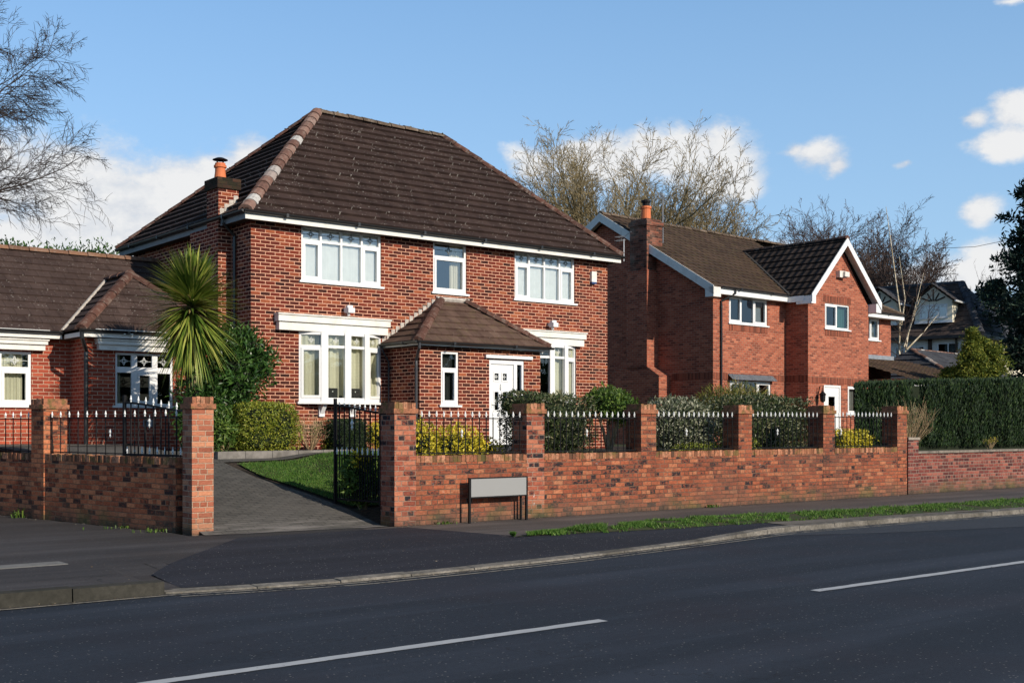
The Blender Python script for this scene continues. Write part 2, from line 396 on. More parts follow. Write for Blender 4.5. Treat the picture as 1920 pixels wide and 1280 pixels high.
M['roof2'] = roof_mat('pantiles_brown', (.048, .029, .021), (.10, .062, .042), .3, .3, lichen=.2, wave=.3, moss=((.10, .085, .03), .45))
M['roof2b'] = roof_mat('gable_pantiles_dark', (.022, .016, .014), (.045, .032, .027), .3, .34, lichen=.1, wave=.3)
M['roof3'] = roof_mat('slate_grey_tiles', (.04, .042, .052), (.075, .078, .09), .33, .34, lichen=.1)
M['ridge'] = None
def ridge_mat(name, stops):
    m, t = newmat(name)
    c = t.ramp(t.island(), stops)
    nz = t.noise(t.pos(), 9.0, 5, .7)
    c = t.mix(t.rng(nz, .5, .7, 0, .5), c, (.3, .26, .22)); c = t.mix(t.rng(nz, .45, .3, 0, .6), c, (.05, .035, .03))
    t.out(c, .9, t.bump(nz, .01, .6), .15); return m
M['hip'] = ridge_mat('hip_tiles_weathered', [(0, (.12, .062, .048)), (.5, (.2, .11, .085)), (.7, (.24, .15, .12)), (.85, (.42, .4, .38)), (1, (.5, .48, .45))])
M['hipbrown'] = ridge_mat('hip_tiles_red_brown', [(0, (.065, .032, .025)), (1, (.12, .055, .04))])
M['hipdull'] = ridge_mat('ridge_tiles_mossy', [(0, (.07, .05, .035)), (1, (.14, .10, .07))])
M['mortarfillet'] = plain('mortar_fillet', (.42, .38, .34), .9, .3, 12)
M['white'] = plain('white_upvc', (.72, .72, .715), .35, .02, 2, .4)
M['whitepaint'] = plain('white_painted_board', (.68, .66, .62), .5, .05, 3, .3, dirt=(.5, .46, .4))
M['whitemould'] = plain('white_moulding', (.70, .68, .63), .55, .06, 4, .3, dirt=(.5, .46, .38))
M['cream'] = plain('cream_render', (.72, .66, .52), .9, .06, 3)
M['greywhite'] = plain('weathered_white_render', (.66, .63, .57), .9, .12, 4)
M['black'] = plain('black_plastic', (.013, .013, .014), .35, .1, 8, .5)
M['iron'] = plain('black_iron', (.006, .006, .007), .6, .15, 15, .2)
M['silver'] = plain('silver_paint', (.72, .72, .7), .4, .08, 20, .5)
M['lead'] = plain('lead_flashing', (.22, .24, .27), .6, .2, 5)
M['terracotta'] = plain('terracotta', (.58, .16, .06), .7, .1, 6)
M['soffit'] = plain('dark_soffit', (.06, .055, .05), .7)
M['dark'] = plain('dark_interior', (.02, .02, .02), .9)
M['roomlit'] = plain('room_interior', (.16, .15, .13), .9)
M['timber'] = plain('dark_timber', (.06, .04, .03), .8)
M['curtain'] = plain('cream_curtain', (.62, .58, .45), .9, .05, 3)
M['net'] = plain('net_curtain', (.62, .63, .60), .9, .06, 5)
M['greycurtain'] = plain('grey_curtain', (.2, .2, .19), .9, .08, 5)
M['tealcurtain'] = plain('teal_curtain', (.05, .14, .13), .9, .08, 5)
M['leading'] = plain('lead_came', (.1, .11, .11), .5, .1, 5)
M['leadpale'] = plain('bevelled_glass_edge', (.55, .56, .54), .3, .1, 5)
M['signplate'] = plain('grey_sign_plate', (.27, .272, .27), .6, .015, 2, .2)
M['aerial'] = plain('aluminium_aerial', (.45, .45, .46), .4, .1, 5, .5, .7)
def glass_mat(name, tint, base=.06, facing=.0):
    m, t = newmat(name)
    fr = t.n('ShaderNodeFresnel', {'IOR': 1.5}).outputs[0]
    nb = t.bump(t.noise(t.pos(), 1.6, 2), .02, .35)
    g = t.n('ShaderNodeBsdfGlossy', {'Color': (.9, .95, 1, 1), 'Roughness': .02, 'Normal': nb})
    tr = t.n('ShaderNodeBsdfTransparent', {'Color': (*tint, 1)})
    f = t.m('ADD', t.m('MULTIPLY', fr, 1.0), base, clamp=True)
    mx = t.n('ShaderNodeMixShader', {0: f, 1: tr.outputs[0], 2: g.outputs[0]})
    t.n('ShaderNodeOutputMaterial', {0: mx.outputs[0]}); return m
M['glass'] = glass_mat('window_glass', (.82, .86, .84))
M['glassupper'] = glass_mat('window_glass_upper', (.9, .92, .92), .16)
M['glassobsc'] = glass_mat('obscured_glass', (.35, .38, .38), .05)

# foliage
G = lambda *s: [(p, c) for p, c in s]
M['leafdark'] = leaf_mat('leaves_dark_green', G((0, (.02, .05, .012)), (.6, (.04, .10, .02)), (1, (.10, .19, .04))), .35)
M['leafmid'] = leaf_mat('leaves_mid_green', G((0, (.04, .09, .015)), (.6, (.09, .16, .025)), (1, (.2, .27, .05))))
M['leaflime'] = leaf_mat('leaves_lime_clipped', G((0, (.10, .14, .015)), (.6, (.25, .29, .03)), (1, (.45, .42, .06))))
M['leafbox'] = leaf_mat('leaves_box_dark', G((0, (.008, .022, .007)), (.7, (.02, .045, .012)), (1, (.06, .10, .02))))
M['leafyellow'] = leaf_mat('leaves_yellow_variegated', G((0, (.14, .2, .02)), (.3, (.62, .50, .03)), (1, (.9, .74, .08))), .5, .3)
M['leafvar'] = leaf_mat('leaves_grey_variegated', G((0, (.04, .06, .03)), (.4, (.10, .12, .06)), (.7, (.24, .25, .16)), (1, (.6, .58, .44))), .4, .15)
M['leafpur'] = leaf_mat('leaves_bronze_green', G((0, (.04, .06, .02)), (.6, (.07, .10, .035)), (.8, (.15, .15, .08)), (1, (.3, .27, .15))), .35, .15)
M['leafgold'] = leaf_mat('conifer_golden', G((0, (.05, .07, .012)), (.6, (.13, .13, .02)), (1, (.28, .24, .04))), .7, .1)
M['hedgeleaf'] = leaf_mat('hedge_conifer_green', G((0, (.005, .018, .005)), (.7, (.015, .044, .009)), (1, (.05, .09, .014))), .7, .1)
M['pine'] = leaf_mat('conifer_blue_green', G((0, (.006, .016, .012)), (.6, (.012, .033, .022)), (1, (.035, .07, .04))), .7, .1)
M['goldtree'] = leaf_mat('conifer_yellow_green', G((0, (.05, .09, .01)), (.6, (.16, .19, .02)), (1, (.36, .34, .05))), .7, .15)
M['sword'] = leaf_mat('sword_leaves', G((0, (.05, .10, .015)), (.35, (.13, .20, .03)), (.7, (.30, .35, .06)), (.94, (.5, .48, .12)), (1, (.42, .3, .13))), .4, .25)
M['grass'] = leaf_mat('grass_blades', G((0, (.04, .11, .012)), (.6, (.08, .19, .022)), (1, (.2, .28, .06))), .6, .25)
M['bark'] = bark_mat('bark_grey_green', (.14, .11, .06), (.28, .22, .12))
M['barkpurple'] = bark_mat('bark_purple_brown', (.05, .035, .03), (.11, .075, .062))
M['barktan'] = bark_mat('bark_tan', (.15, .11, .065), (.3, .22, .13))
M['barkleft'] = bark_mat('bark_dark_blue_brown', (.03, .024, .022), (.075, .058, .05))
M['birch'] = bark_mat('birch_bark', (.35, .27, .16), (.72, .64, .5), 3)
M['twigpale'] = bark_mat('pale_twigs', (.22, .15, .08), (.45, .33, .2))
# ------------------------------------------------------------------ sky, clouds, sun
SUN_EL, SUN_TH = R_(25), R_(8)          # elevation; bearing to the right of the street side
sdir = V(math.sin(SUN_TH) * math.cos(SUN_EL), -math.cos(SUN_TH) * math.cos(SUN_EL), math.sin(SUN_EL))
w = bpy.data.worlds.new("World"); scene.world = w; w.use_nodes = True; t = NT(w.node_tree)
sky = t.n('ShaderNodeTexSky'); sky.sky_type = 'NISHITA'; sky.sun_disc = False; sky.sun_elevation = SUN_EL; sky.sun_rotation = math.atan2(sdir.x, sdir.y)
sky.air_density = 1.0; sky.dust_density = .6; sky.ozone_density = 2.0; sky.altitude = 50
dirv = t.n('ShaderNodeTexCoord').outputs['Generated']
dx, dy, dz = t.xyz(dirv)
az = t.m('ARCTAN2', dx, dy)                                    # compass bearing
el = t.m('ARCSINE', dz)
def skypos(px, py):
    a0 = math.atan((px - 960) / 2230); e = math.atan((800 - py) / 2230 * math.cos(a0)); return (PI / 2 - ANG) + a0, e
clouds = [(110, 350, 170, 80), (235, 380, 170, 74), (345, 366, 130, 66), (430, 346, 90, 62), (490, 305, 64, 42), (170, 450, 260, 90), (340, 430, 150, 90), (30, 330, 110, 60),
          (1350, 298, 88, 66), (1290, 280, 90, 46), (1210, 276, 90, 34), (1110, 300, 110, 50), (1000, 312, 60, 34), (1390, 345, 45, 30), (1525, 292, 74, 30), (1484, 284, 30, 22), (1558, 305, 40, 22), (1690, 312, 24, 12),
          (1905, 205, 56, 36), (1880, 260, 60, 30), (1818, 222, 36, 18), (1842, 396, 42, 28), (1830, 505, 90, 44), (1690, 530, 90, 30), (1300, 480, 300, 24), (1900, 8, 40, 10)]
faint = {(1525, 292): .12, (1484, 284): .1, (1558, 305): .15, (1690, 312): .25, (1300, 480): .3, (1690, 530): .2, (1818, 222): .1, (1900, 8): .45, (1842, 396): .04}
base = t.vm('MULTIPLY', dirv, (1, 1, 1.6))
nz = t.noise(base, 11.0, 10, .62); nz2 = t.noise(base, 42.0, 8, .68)
# soft local warp of the outline
az = t.m('ADD', az, t.m('MULTIPLY', t.m('SUBTRACT', t.noise(base, 22.0, 4), .5), .03))
el = t.m('ADD', el, t.m('MULTIPLY', t.m('SUBTRACT', t.noise(t.vm('ADD', base, (5, 5, 5)), 22.0, 4), .5), .022))
dens = None; under = None
for (px, py, rx, ry) in clouds:
    a0, e0 = skypos(px, py); ra = rx / 2230; re = ry / 2230
    ddx = t.m('DIVIDE', t.m('SUBTRACT', az, a0), ra * 1.15); ddy = t.m('DIVIDE', t.m('SUBTRACT', el, e0), re * 1.2)
    d = t.m('SQRT', t.m('ADD', t.m('MULTIPLY', ddx, ddx), t.m('MULTIPLY', ddy, ddy)))
    v = t.m('SUBTRACT', 1.0, d)
    if px < 500: v = t.m('ADD', v, .10)
    if (px, py) in faint: v = t.m('SUBTRACT', v, faint[(px, py)])
    dens = v if dens is None else t.m('SMOOTH_MAX', dens, v, .25)
dd = t.m('ADD', dens, t.m('ADD', t.m('MULTIPLY', t.m('SUBTRACT', nz, .5), 1.5), t.m('MULTIPLY', t.m('SUBTRACT', nz2, .5), .75)))
cmask = t.rng(dd, -.06, .62, 0, .97, True)
shade = t.rng(t.m('ADD', t.m('MULTIPLY', nz, .6), t.m('ADD', t.m('MULTIPLY', nz2, .25), t.m('MULTIPLY', dens, .12))), .34, .52)
ccol = t.mix(shade, (.56, .62, .72), (.92, .92, .92))
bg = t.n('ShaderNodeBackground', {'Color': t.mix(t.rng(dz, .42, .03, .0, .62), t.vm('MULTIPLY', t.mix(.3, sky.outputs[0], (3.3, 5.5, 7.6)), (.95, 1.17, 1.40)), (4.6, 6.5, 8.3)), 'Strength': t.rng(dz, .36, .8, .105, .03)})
bg2 = t.n('ShaderNodeBackground', {'Color': ccol, 'Strength': .95})
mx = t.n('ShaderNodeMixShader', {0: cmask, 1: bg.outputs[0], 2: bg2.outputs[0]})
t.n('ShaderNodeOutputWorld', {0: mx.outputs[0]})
sl = bpy.data.lights.new('sun', 'SUN'); sl.energy = 5.1; sl.angle = R_(.5); sl.color = (1, .90, .76)
so = bpy.data.objects.new('sun', sl); COL.objects.link(so); so.rotation_euler = (-sdir).to_track_quat('-Z', 'Y').to_euler(); so.location = (0, -10, 30)
scene.view_settings.view_transform = 'Standard'; scene.view_settings.look = 'None'; scene.view_settings.exposure = 0

# ------------------------------------------------------------------ terrain
def sst(a, b, x): x = max(0, min(1, (x - a) / (b - a))); return x * x * (3 - 2 * x)
WA, WB = V(7.07, 16.45, 0), V(5.35, 25.9, 0)              # line of the left garden wall
def hgt(X, Y):
    b = .2 * max(0, min(4.6, Y - 16))
    r = sst(10.75, 11.9, X) ; b = b + (1.02 - b) * r
    b = b + (.98 - b) * sst(21, 22.5, Y)
    l = (1 - sst(8.7, 9.7, X)) * sst(20.0, 22.6, Y); b = b + (1.16 - b) * l
    return b
def sheet(mb, poly, step, off, hf=hgt):
    x0 = min(p[0] for p in poly); x1 = max(p[0] for p in poly); y0 = min(p[1] for p in poly); y1 = max(p[1] for p in poly)
    i = math.floor(x0 / step)
    while i * step < x1:
        strip = clip(clip(poly, 0, i * step, True), 0, (i + 1) * step, False)
        if len(strip) >= 3:
            j = math.floor(y0 / step)
            while j * step < y1:
                q = clip(clip(strip, 1, j * step, True), 1, (j + 1) * step, False)
                if len(q) >= 3:
                    # centroid fan keeps everything flush with the height function
                    mb.face([(p[0], p[1], hf(p[0], p[1]) + off) for p in q], [(p[0], p[1]) for p in q])
                j += 1
        i += 1
def flat(mb, poly, z): mb.face([(p[0], p[1], z) for p in poly], [(p[0], p[1]) for p in poly])
KL = [(-60, 11.55), (3, 11.55), (4.75, 11.5), (5.6, 11.3), (6.7, 11.12), (8.2, 11.15), (10, 11.3), (12.5, 11.65), (15.3, 12.1), (18.6, 12.05), (22.5, 11.75), (30, 11.35), (45, 11.1), (140, 11.0)]
def kerb_y(X):
    for (a, b), (c, d) in zip(KL, KL[1:]):
        if a <= X <= c: return b + (d - b) * (X - a) / (c - a)
    return KL[-1][1]
ZR = -.13
m_, t = newmat('far_ground'); nz = t.noise(t.pos(), .3, 5); t.out(t.mix(nz, (.03, .05, .015), (.07, .07, .03)), .95)
mb = MB(); flat(mb, [(-900, -900), (1600, -900), (1600, 1600), (-900, 1600)], -.2); struct('ground', mb, m_)
# road (cambered very slightly)
M['road'] = asphalt_mat('road_asphalt', (.012, .018, .027), (.031, .038, .053), .7, .45, (.024, .023, .031), .5)
M['pave'] = asphalt_mat('pavement_asphalt', (.031, .029, .030), (.066, .061, .062), .6, .6, (.046, .038, .034), .8)
M['pavelight'] = asphalt_mat('worn_footway', (.075, .062, .057), (.13, .11, .1), .6, .5, (.055, .05, .048), .3)
mb = MB(); xs = [-60 + i * 2 for i in range(101)]
for a, b in zip(xs, xs[1:]):
    for y0, y1 in ((-6, 7.4), (7.4, None)):
        ya, yb = (kerb_y(a), kerb_y(b)) if y1 is None else (y1, y1)
        mb.face([(a, y0, ZR + (.03 if y0 > 0 else -.02)), (b, y0, ZR + (.03 if y0 > 0 else -.02)), (b, yb, ZR + (0 if y1 is None else .03)), (a, ya, ZR + (0 if y1 is None else .03))])
struct('road', mb, M['road'])
# near side footway behind the photographer
mb = MB(); mb.box(-60, 140, -9, -6, -.2, 0); struct('pavement', mb, M['pave'])
# worn lighter patch of road surface to the right
mb = MB(); PN = [(14.6, 11.75), (16.5, 10.9), (20.5, 9.75), (26, 9.1), (34, 8.75), (60, 8.6)]
xs = [14.6 + .4 * i for i in range(112)]
def pn(x):
    for (a, b), (c, d) in zip(PN, PN[1:]):
        if a <= x <= c: return b + (d - b) * (x - a) / (c - a)
    return PN[-1][1]
for a, b in zip(xs, xs[1:]):
    def pp_(x, f): k = kerb_y(x) - .02; y = min(pn(x), k - .01) + (k - min(pn(x), k - .01)) * f; return (x, y, ZR + .03 * (k + .02 - y) / (k + .02 - 7.4) + .0035)
    mb.face([pp_(a, 0), pp_(b, 0), pp_(b, 1), pp_(a, 1)])
struct('road_patch', mb, asphalt_mat('resurfaced_asphalt', (.03, .036, .046), (.055, .062, .074), .5, .3))
# road markings (centre dashes) and a worn line at the channel
m_, t = newmat('road_paint'); p = t.pos(); f = t.m('ADD', t.m('MULTIPLY', t.noise(p, 35, 3, .7), .5), t.m('MULTIPLY', t.noise(p, 4.5, 4, .7), .5))
t.out(t.mix(t.rng(f, .60, .66), t.mix(t.noise(p, 9, 4), (.33, .34, .36), (.46, .47, .48)), (.05, .053, .06)), .75, None, .3)
YC = 7.42
def dash(x0, x1, y, wd=.12):
    mb = MB(); rr = random.Random(int(x0 * 10)); n = int((x1 - x0) / .12) + 1
    P = []
    for i in range(n + 1): x = x0 + (x1 - x0) * i / n; P.append((x, y - wd / 2 + rr.uniform(-.006, .006), ZR + .036))
    Q = [(p[0], y + wd / 2 + rr.uniform(-.006, .006), p[2]) for p in P]
    for i in range(n): mb.face([P[i], P[i + 1], Q[i + 1], Q[i]])
    return struct('road_marking', mb, m_)
for x0, x1 in ((-4.4, .3), (2.9, 6.95), (9.85, 14.25), (14.45, 18.2), (21.5, 25.6), (29.3, 33.4), (37, 41)): dash(x0, x1, YC)
mp2, t = newmat('worn_channel_line'); p = t.pos(); f = t.m('ADD', t.m('MULTIPLY', t.noise(p, 22, 3, .7), .5), t.m('MULTIPLY', t.noise(p, 3.0, 4, .7), .5))
t.out(t.mix(t.rng(f, .5, .57), (.30, .27, .22), (.04, .041, .046)), .85)
for off, wd in ((-.10, .05), (-.26, .045)):
    mb = MB(); x = -8
    while x < 60:
        x2 = x + .4; ya, yb = kerb_y(x) + off, kerb_y(x2) + off; zz = ZR + .0075 + .0075 * abs(off)
        if not (x < 4.6 and off < -.2): mb.face([(x, ya - wd, zz + .0005), (x2, yb - wd, zz + .0005), (x2, yb, zz), (x, ya, zz)])
        x = x2
    struct('channel_line', mb, mp2)
mb = MB(); rr = random.Random(44); x = -8.0; prev = None
while x < 60:
    y = kerb_y(x); w_ = .07 + .10 * max(0, noise.noise((x * .9, 3, 1)) + .35) + rr.uniform(-.02, .02); cur = (V(x, y + .01, ZR + .0025), V(x, y - w_, ZR + .0025 + w_ * .0075))
    if prev: mb.face([prev[1], cur[1], cur[0], prev[0]])
    prev = cur; x += .12
struct('channel_grit', mb, asphalt_mat('channel_grit', (.03, .027, .024), (.085, .075, .062), .9, .6))
# kerb: full height at the left, dropped in front of the drive and beyond it a low worn kerb
def kz(X): return -.105 + .105 * (1 - sst(4.72, 4.82, X)) + .05 * sst(12.5, 15, X)
m_, t = newmat('kerb_stone'); p = t.pos(); nz = t.noise(p, 16, 5, .7); n2 = t.noise(p, 1.6, 5, .7); u, v, zz = t.xyz(p)
cc = t.mix(t.rng(nz, .35, .65), (.13, .12, .105), (.26, .235, .205)); cc = t.mix(t.rng(n2, .4, .62, 0, .75), cc, (.06, .055, .045))
cc = t.mix(t.rng(u, 4.77, 4.75, 0, .9), cc, t.mix(nz, (.013, .013, .011), (.042, .04, .032)))
t.out(cc, .9, t.bump(nz, .01, .8), .2)
mb = MB(); x = 4.765 - .91 * 38; rr = random.Random(3)
while x < 120:
    L = .91; x2 = x + L - .012; j = rr.uniform(-.006, .006)
    if 4.0 < x < 5.0: pass
    ya, yb = kerb_y(x), kerb_y(x2); za, zb = kz(x) + j, kz(x2) + j
    if x < 4.7: za = zb = j
    elif x < 5.6: za = zb = kz(5.6) + j
    W = .13 if x < 4.6 else .17
    P = [(x, ya, ZR - .02), (x2, yb, ZR - .02), (x2, yb + .012, zb), (x, ya + .012, za), (x2, yb + W, zb + .01), (x, ya + W, za + .01), (x2, yb + W, ZR - .1), (x, ya + W, ZR - .1)]
    mb.mesh(P, [(0, 1, 2, 3), (3, 2, 4, 5), (5, 4, 6, 7), (0, 3, 5, 7), (1, 6, 4, 2)])
    x += L
mb.build('kerb', m_)['kind'] = 'structure'
# pavement: from kerb back to the walls; it falls to the dropped kerb
def pvh(X, Y):
    k = kerb_y(X) + .13
    return (kz(X) - .004) * (1 - sst(k, k + 1.6, Y)) if Y < k + 1.7 else 0.0
mb = MB(); xs = [-30 + .5 * i for i in range(60)] + [0 + .2 * i for i in range(150)] + [30 + 2 * i for i in range(46)]
for a, b in zip(xs, xs[1:]):
    n = 8; top = 15.62
    if b < 7.1: top = min(27.0, 16.45 + (7.2 - b) / .182)
    elif b < 10.0: top = 16.05
    for i in range(n):
        f0, f1 = (i / n) ** 1.6, ((i + 1) / n) ** 1.6
        def pt(x, f):
            y = kerb_y(x) + .12 + (top - kerb_y(x) - .12) * f; return (x, y, pvh(x, y))
        mb.face([pt(a, f0), pt(b, f0), pt(b, f1), pt(a, f1)])
struct('pavement', mb, M['pave'])
# lighter older footway strip next to the wall, right of the drive
mb = MB(); xs = [9.5 + .5 * i for i in range(70)]
def lerpt(T, X):
    for (a, b), (c, d) in zip(T, T[1:]):
        if a <= X <= c: return b + (d - b) * (X - a) / (c - a)
    return T[0][1] if X < T[0][0] else T[-1][1]
VF = [(10.5, 13.0), (12, 12.92), (14, 12.82), (16, 12.72), (18.5, 12.5), (22, 12.15), (30, 11.75), (60, 11.4)]; VB = [(10.5, 13.02), (12, 13.35), (14, 13.75), (15.5, 13.75), (18, 13.45), (22, 13.2), (30, 13.1), (60, 12.9)]
def vf(X): return lerpt(VF, X)
def vb(X): return lerpt(VB, X)
mb = MB()
for a, b in zip(xs, xs[1:]):
    mb.face([(a, max(vb(a) + .02, 13.1), .004), (b, max(vb(b) + .02, 13.1), .004), (b, 15.56, .004), (a, 15.56, .004)])
struct('footpath', mb, M['pavelight'])
# worn strip between verge and kerb at the right
mb = MB()
for a, b in zip([15.6 + .5 * i for i in range(90)], [16.1 + .5 * i for i in range(90)]):
    f = lambda x: (x, kerb_y(x) + .18, kz(x) + .014)
    g = lambda x: (x, vf(x) + .02, pvh(x, vf(x) + .02) + .012)
    mb.face([f(a), f(b), g(b), g(a)])
struct('verge_edge', mb, asphalt_mat('gritty_kerb_strip', (.10, .088, .075), (.2, .175, .15), .8, .6))
# verge with grass
m_, t = newmat('verge_soil'); nz = t.noise(t.pos(), 6, 5, .7); t.out(t.mix(t.rng(nz, .4, .6), (.028, .05, .012), (.05, .042, .02)), .95, t.bump(nz, .03, .8))
M['soilgrass'] = m_
mb = MB(); xs = [10.5 + .25 * i for i in range(200)]
for a, b in zip(xs, xs[1:]):
    def vp(x, f): y0, y1 = vf(x), max(vb(x), vf(x) + .02); y = y0 + (y1 - y0) * f; return (x, y, pvh(x, y) + .013 + .035 * math.sin(PI * f) * min(1, (x - 10.5) * .5))
    for i in range(4): mb.face([vp(a, i / 4), vp(b, i / 4), vp(b, (i + 1) / 4), vp(a, (i + 1) / 4)])
struct('grass_verge', mb, m_)
def blades(name, n, sampler, h, wdt, mat, clump=2.0):
    mb = MB(); rr = random.Random(11)
    for _ in range(n):
        p = sampler(rr)
        if p is None: continue
        x, y, z = p; k = .6 + .8 * max(0, noise.noise((x * clump, y * clump, 0)) + .5)
        a = rr.uniform(0, 2 * PI); hh = h * k * rr.uniform(.6, 1.3); ww = wdt * rr.uniform(.7, 1.3); lx, ly = rr.gauss(0, .45) * hh, rr.gauss(0, .45) * hh
        mb.face([(x - math.cos(a) * ww, y - math.sin(a) * ww, z), (x + math.cos(a) * ww, y + math.sin(a) * ww, z), (x + lx, y + ly, z + hh)])
    o = mb.build(name, mat, uvs=False); return o
def verge_s(rr):
    x = 10.5 + 50 * rr.random() ** 1.5; f = rr.random(); a, b = vf(x), max(vb(x), vf(x) + .02)
    e = .07 * noise.noise((x * 3, 0, 0)); y = a + (b - a) * f + e + (rr.gauss(0, .04))
    if noise.noise((x * 2.3, y * 2.3, 4)) < -.22 or (min(f, 1 - f) < .18 and noise.noise((x * 5, y * 5, 9)) < .1): return None
    return (x, y, pvh(x, y) + .008 + .03 * math.sin(PI * f))
tag(blades('grass', 75000, verge_s, .045, .008, M['grass']), 'strip of short green grass on the verge beside the road', 'grass', kind='stuff')
# concrete cover strip in the pavement, far left
mb = MB(); mb.box(2.6, 4.5, 13.62, 13.95, -.02, .006); struct('paving_slab', mb, plain('concrete_slab', (.17, .165, .155), .9, .25, 9))
# smooth newer asphalt in front of the drive
mb = MB(); n = 53
def np_(x, f): y0 = kerb_y(x) + .2; y1 = (15.3 if x > 7.4 else 12.2 + (x - 4.8) * 1.2) if x < 10.2 else max(y0 + .05, (15.3 - (x - 10.2) * 6) if x < 10.6 else vf(x) + .03); y = y0 + (y1 - y0) * f; return (x, y, pvh(x, y) + .008)
for i in range(n):
    a = 5.0 + (15.6 - 5.0) * i / n; b = 5.0 + (15.6 - 5.0) * (i + 1) / n
    for k in range(10): mb.face([np_(a, k / 10), np_(b, k / 10), np_(b, (k + 1) / 10), np_(a, (k + 1) / 10)])
struct('drive_crossover', mb, asphalt_mat('new_crossover_asphalt', (.012, .013, .019), (.027, .028, .037), .9, .3, None, .0))

# garden ground, drive, lawn, patio
m_, t = newmat('bed_soil'); nz = t.noise(t.pos(), 14, 5, .7); t.out(t.mix(t.rng(nz, .4, .65), (.02, .014, .01), (.07, .05, .035)), .95, t.bump(nz, .03, 1))
mb = MB(); sheet(mb, [(7.25, 16.0), (24.2, 15.7), (24.2, 26), (5.45, 26)], .4, 0); struct('garden_soil', mb, m_)
mb = MB()
flat(mb, [(24.2, 15.72), (300, 15.72), (300, 500), (24.2, 500)], .95); flat(mb, [(-200, 26), (24.2, 26), (24.2, 500), (-200, 500)], 1.0); flat(mb, [(4.9, 26), (5.3, 26), (5.3, 27), (4.9, 27)], 1.0)
struct('garden_ground', mb, M['soilgrass'])
m_, t = newmat('drive_blocks'); p = t.pos(); u, v, _ = t.xyz(p)
br = t.n('ShaderNodeTexBrick', {'Vector': t.comb(u, v), 'Color1': (.085, .078, .070, 1), 'Color2': (.118, .108, .096, 1), 'Mortar': (.048, .045, .041, 1), 'Scale': 1.0, 'Mortar Size': .011, 'Brick Width': .2, 'Row Height': .1})
nz = t.noise(p, 5.0, 6, .7); big = t.noise(p, .8, 4, .6)
c = t.mix(t.rng(nz, .35, .7, 0, .6), br.outputs[0], (.045, .045, .042)); c = t.mix(t.rng(big, .45, .6, 0, .5), c, (.12, .11, .1))
c = t.mix(t.m('MULTIPLY', t.rng(v, 16.9, 15.9, 0, 1), t.rng(t.noise(t.vm('MULTIPLY', p, (.4, 2.5, 1.0)), 2.5, 5, .7), .45, .62)), c, (.22, .2, .185))
t.out(c, .9, t.bump(t.m('ADD', t.m('MULTIPLY', br.outputs[1], -1.0), nz), .008, .8), .2)
mb = MB(); sheet(mb, [(7.2, 15.95), (10.15, 15.62), (10.12, 17.0), (9.95, 18.0), (9.6, 19.2), (9.55, 20.4), (15.1, 20.9), (15.1, 21.25), (9.75, 21.0), (8.9, 22.2), (8.5, 23.6), (5.95, 23.6), (6.45, 21), (7.2, 16.9)], .2, .02, lambda x, y: hgt(x, y) - .014 * (1 - sst(16.0, 16.6, y)))
struct('driveway', mb, m_)
mb = MB(); sheet(mb, [(6.05, 22.9), (11.6, 22.9), (11.6, 26), (5.5, 26)], .4, .03); struct('patio', mb, plain('patio_slabs', (.11, .10, .085), .9, .3, 5))
LAWN = [(10.25, 17.05), (11.6, 17.0), (15.0, 17.2), (15.0, 20.6), (9.75, 20.2), (9.75, 19.3), (10.05, 18.1)]
mb = MB(); sheet(mb, LAWN, .2, .03); struct('lawn', mb, M['soilgrass'])
def inpoly(x, y, P):
    c = False
    for i in range(len(P)):
        (a, b), (d, e) = P[i], P[i - 1]
        if (b > y) != (e > y) and x < (d - a) * (y - b) / (e - b) + a: c = not c
    return c
def lawn_s(rr):
    x, y = rr.uniform(9.6, 13), rr.uniform(17, 20.7); return (x, y, hgt(x, y) + .025) if inpoly(x, y, LAWN) else None
tag(blades('grass', 42000, lawn_s, .04, .007, M['grass'], 1.0), 'mown green lawn grass beside the block driveway', 'grass', kind='stuff')
# raised bed edging in front of the house
bed = thing('raised_bed_edging', 'low grey stone edging around the planted bed before the house', 'edging', (9.6, 21.1, .9))
m_ = plain('edging_stone', (.17, .155, .14), .9, .35, 6, dirt=(.06, .055, .04))
mb = MB(); a, b = V(9.72, 21.0, 0), V(15.1, 21.45, 0); L = (b - a).length; d = (b - a) / L; nn = V(-d.y, d.x, 0); k = 0
while k < L: mb.obox(a + d * k, d, nn, .004, .595, 0, .12, .7, 1.085 + random.uniform(-.004, .004)); k += .6
mb.build('front_edge', m_, bed)
mb = MB(); a2 = V(9.72, 21.0, 0); b2 = V(9.0, 22.3, 0); L = (b2 - a2).length; d = (b2 - a2) / L; nn = V(-d.y, d.x, 0); k = .12
while k < L: mb.obox(a2 + d * k, d, nn, .004, .5, -.12, 0, .7, 1.083); k += .5
mb.build('side_edge', m_, bed)
mb = MB(); flat(mb, [(9.72, 21.08), (15.1, 21.55), (15.1, 23.55), (11.6, 23.55), (11.6, 25), (9, 25), (9.0, 22.4)], 1.05); mb.build('soil', bpy.data.materials['bed_soil'], bed)

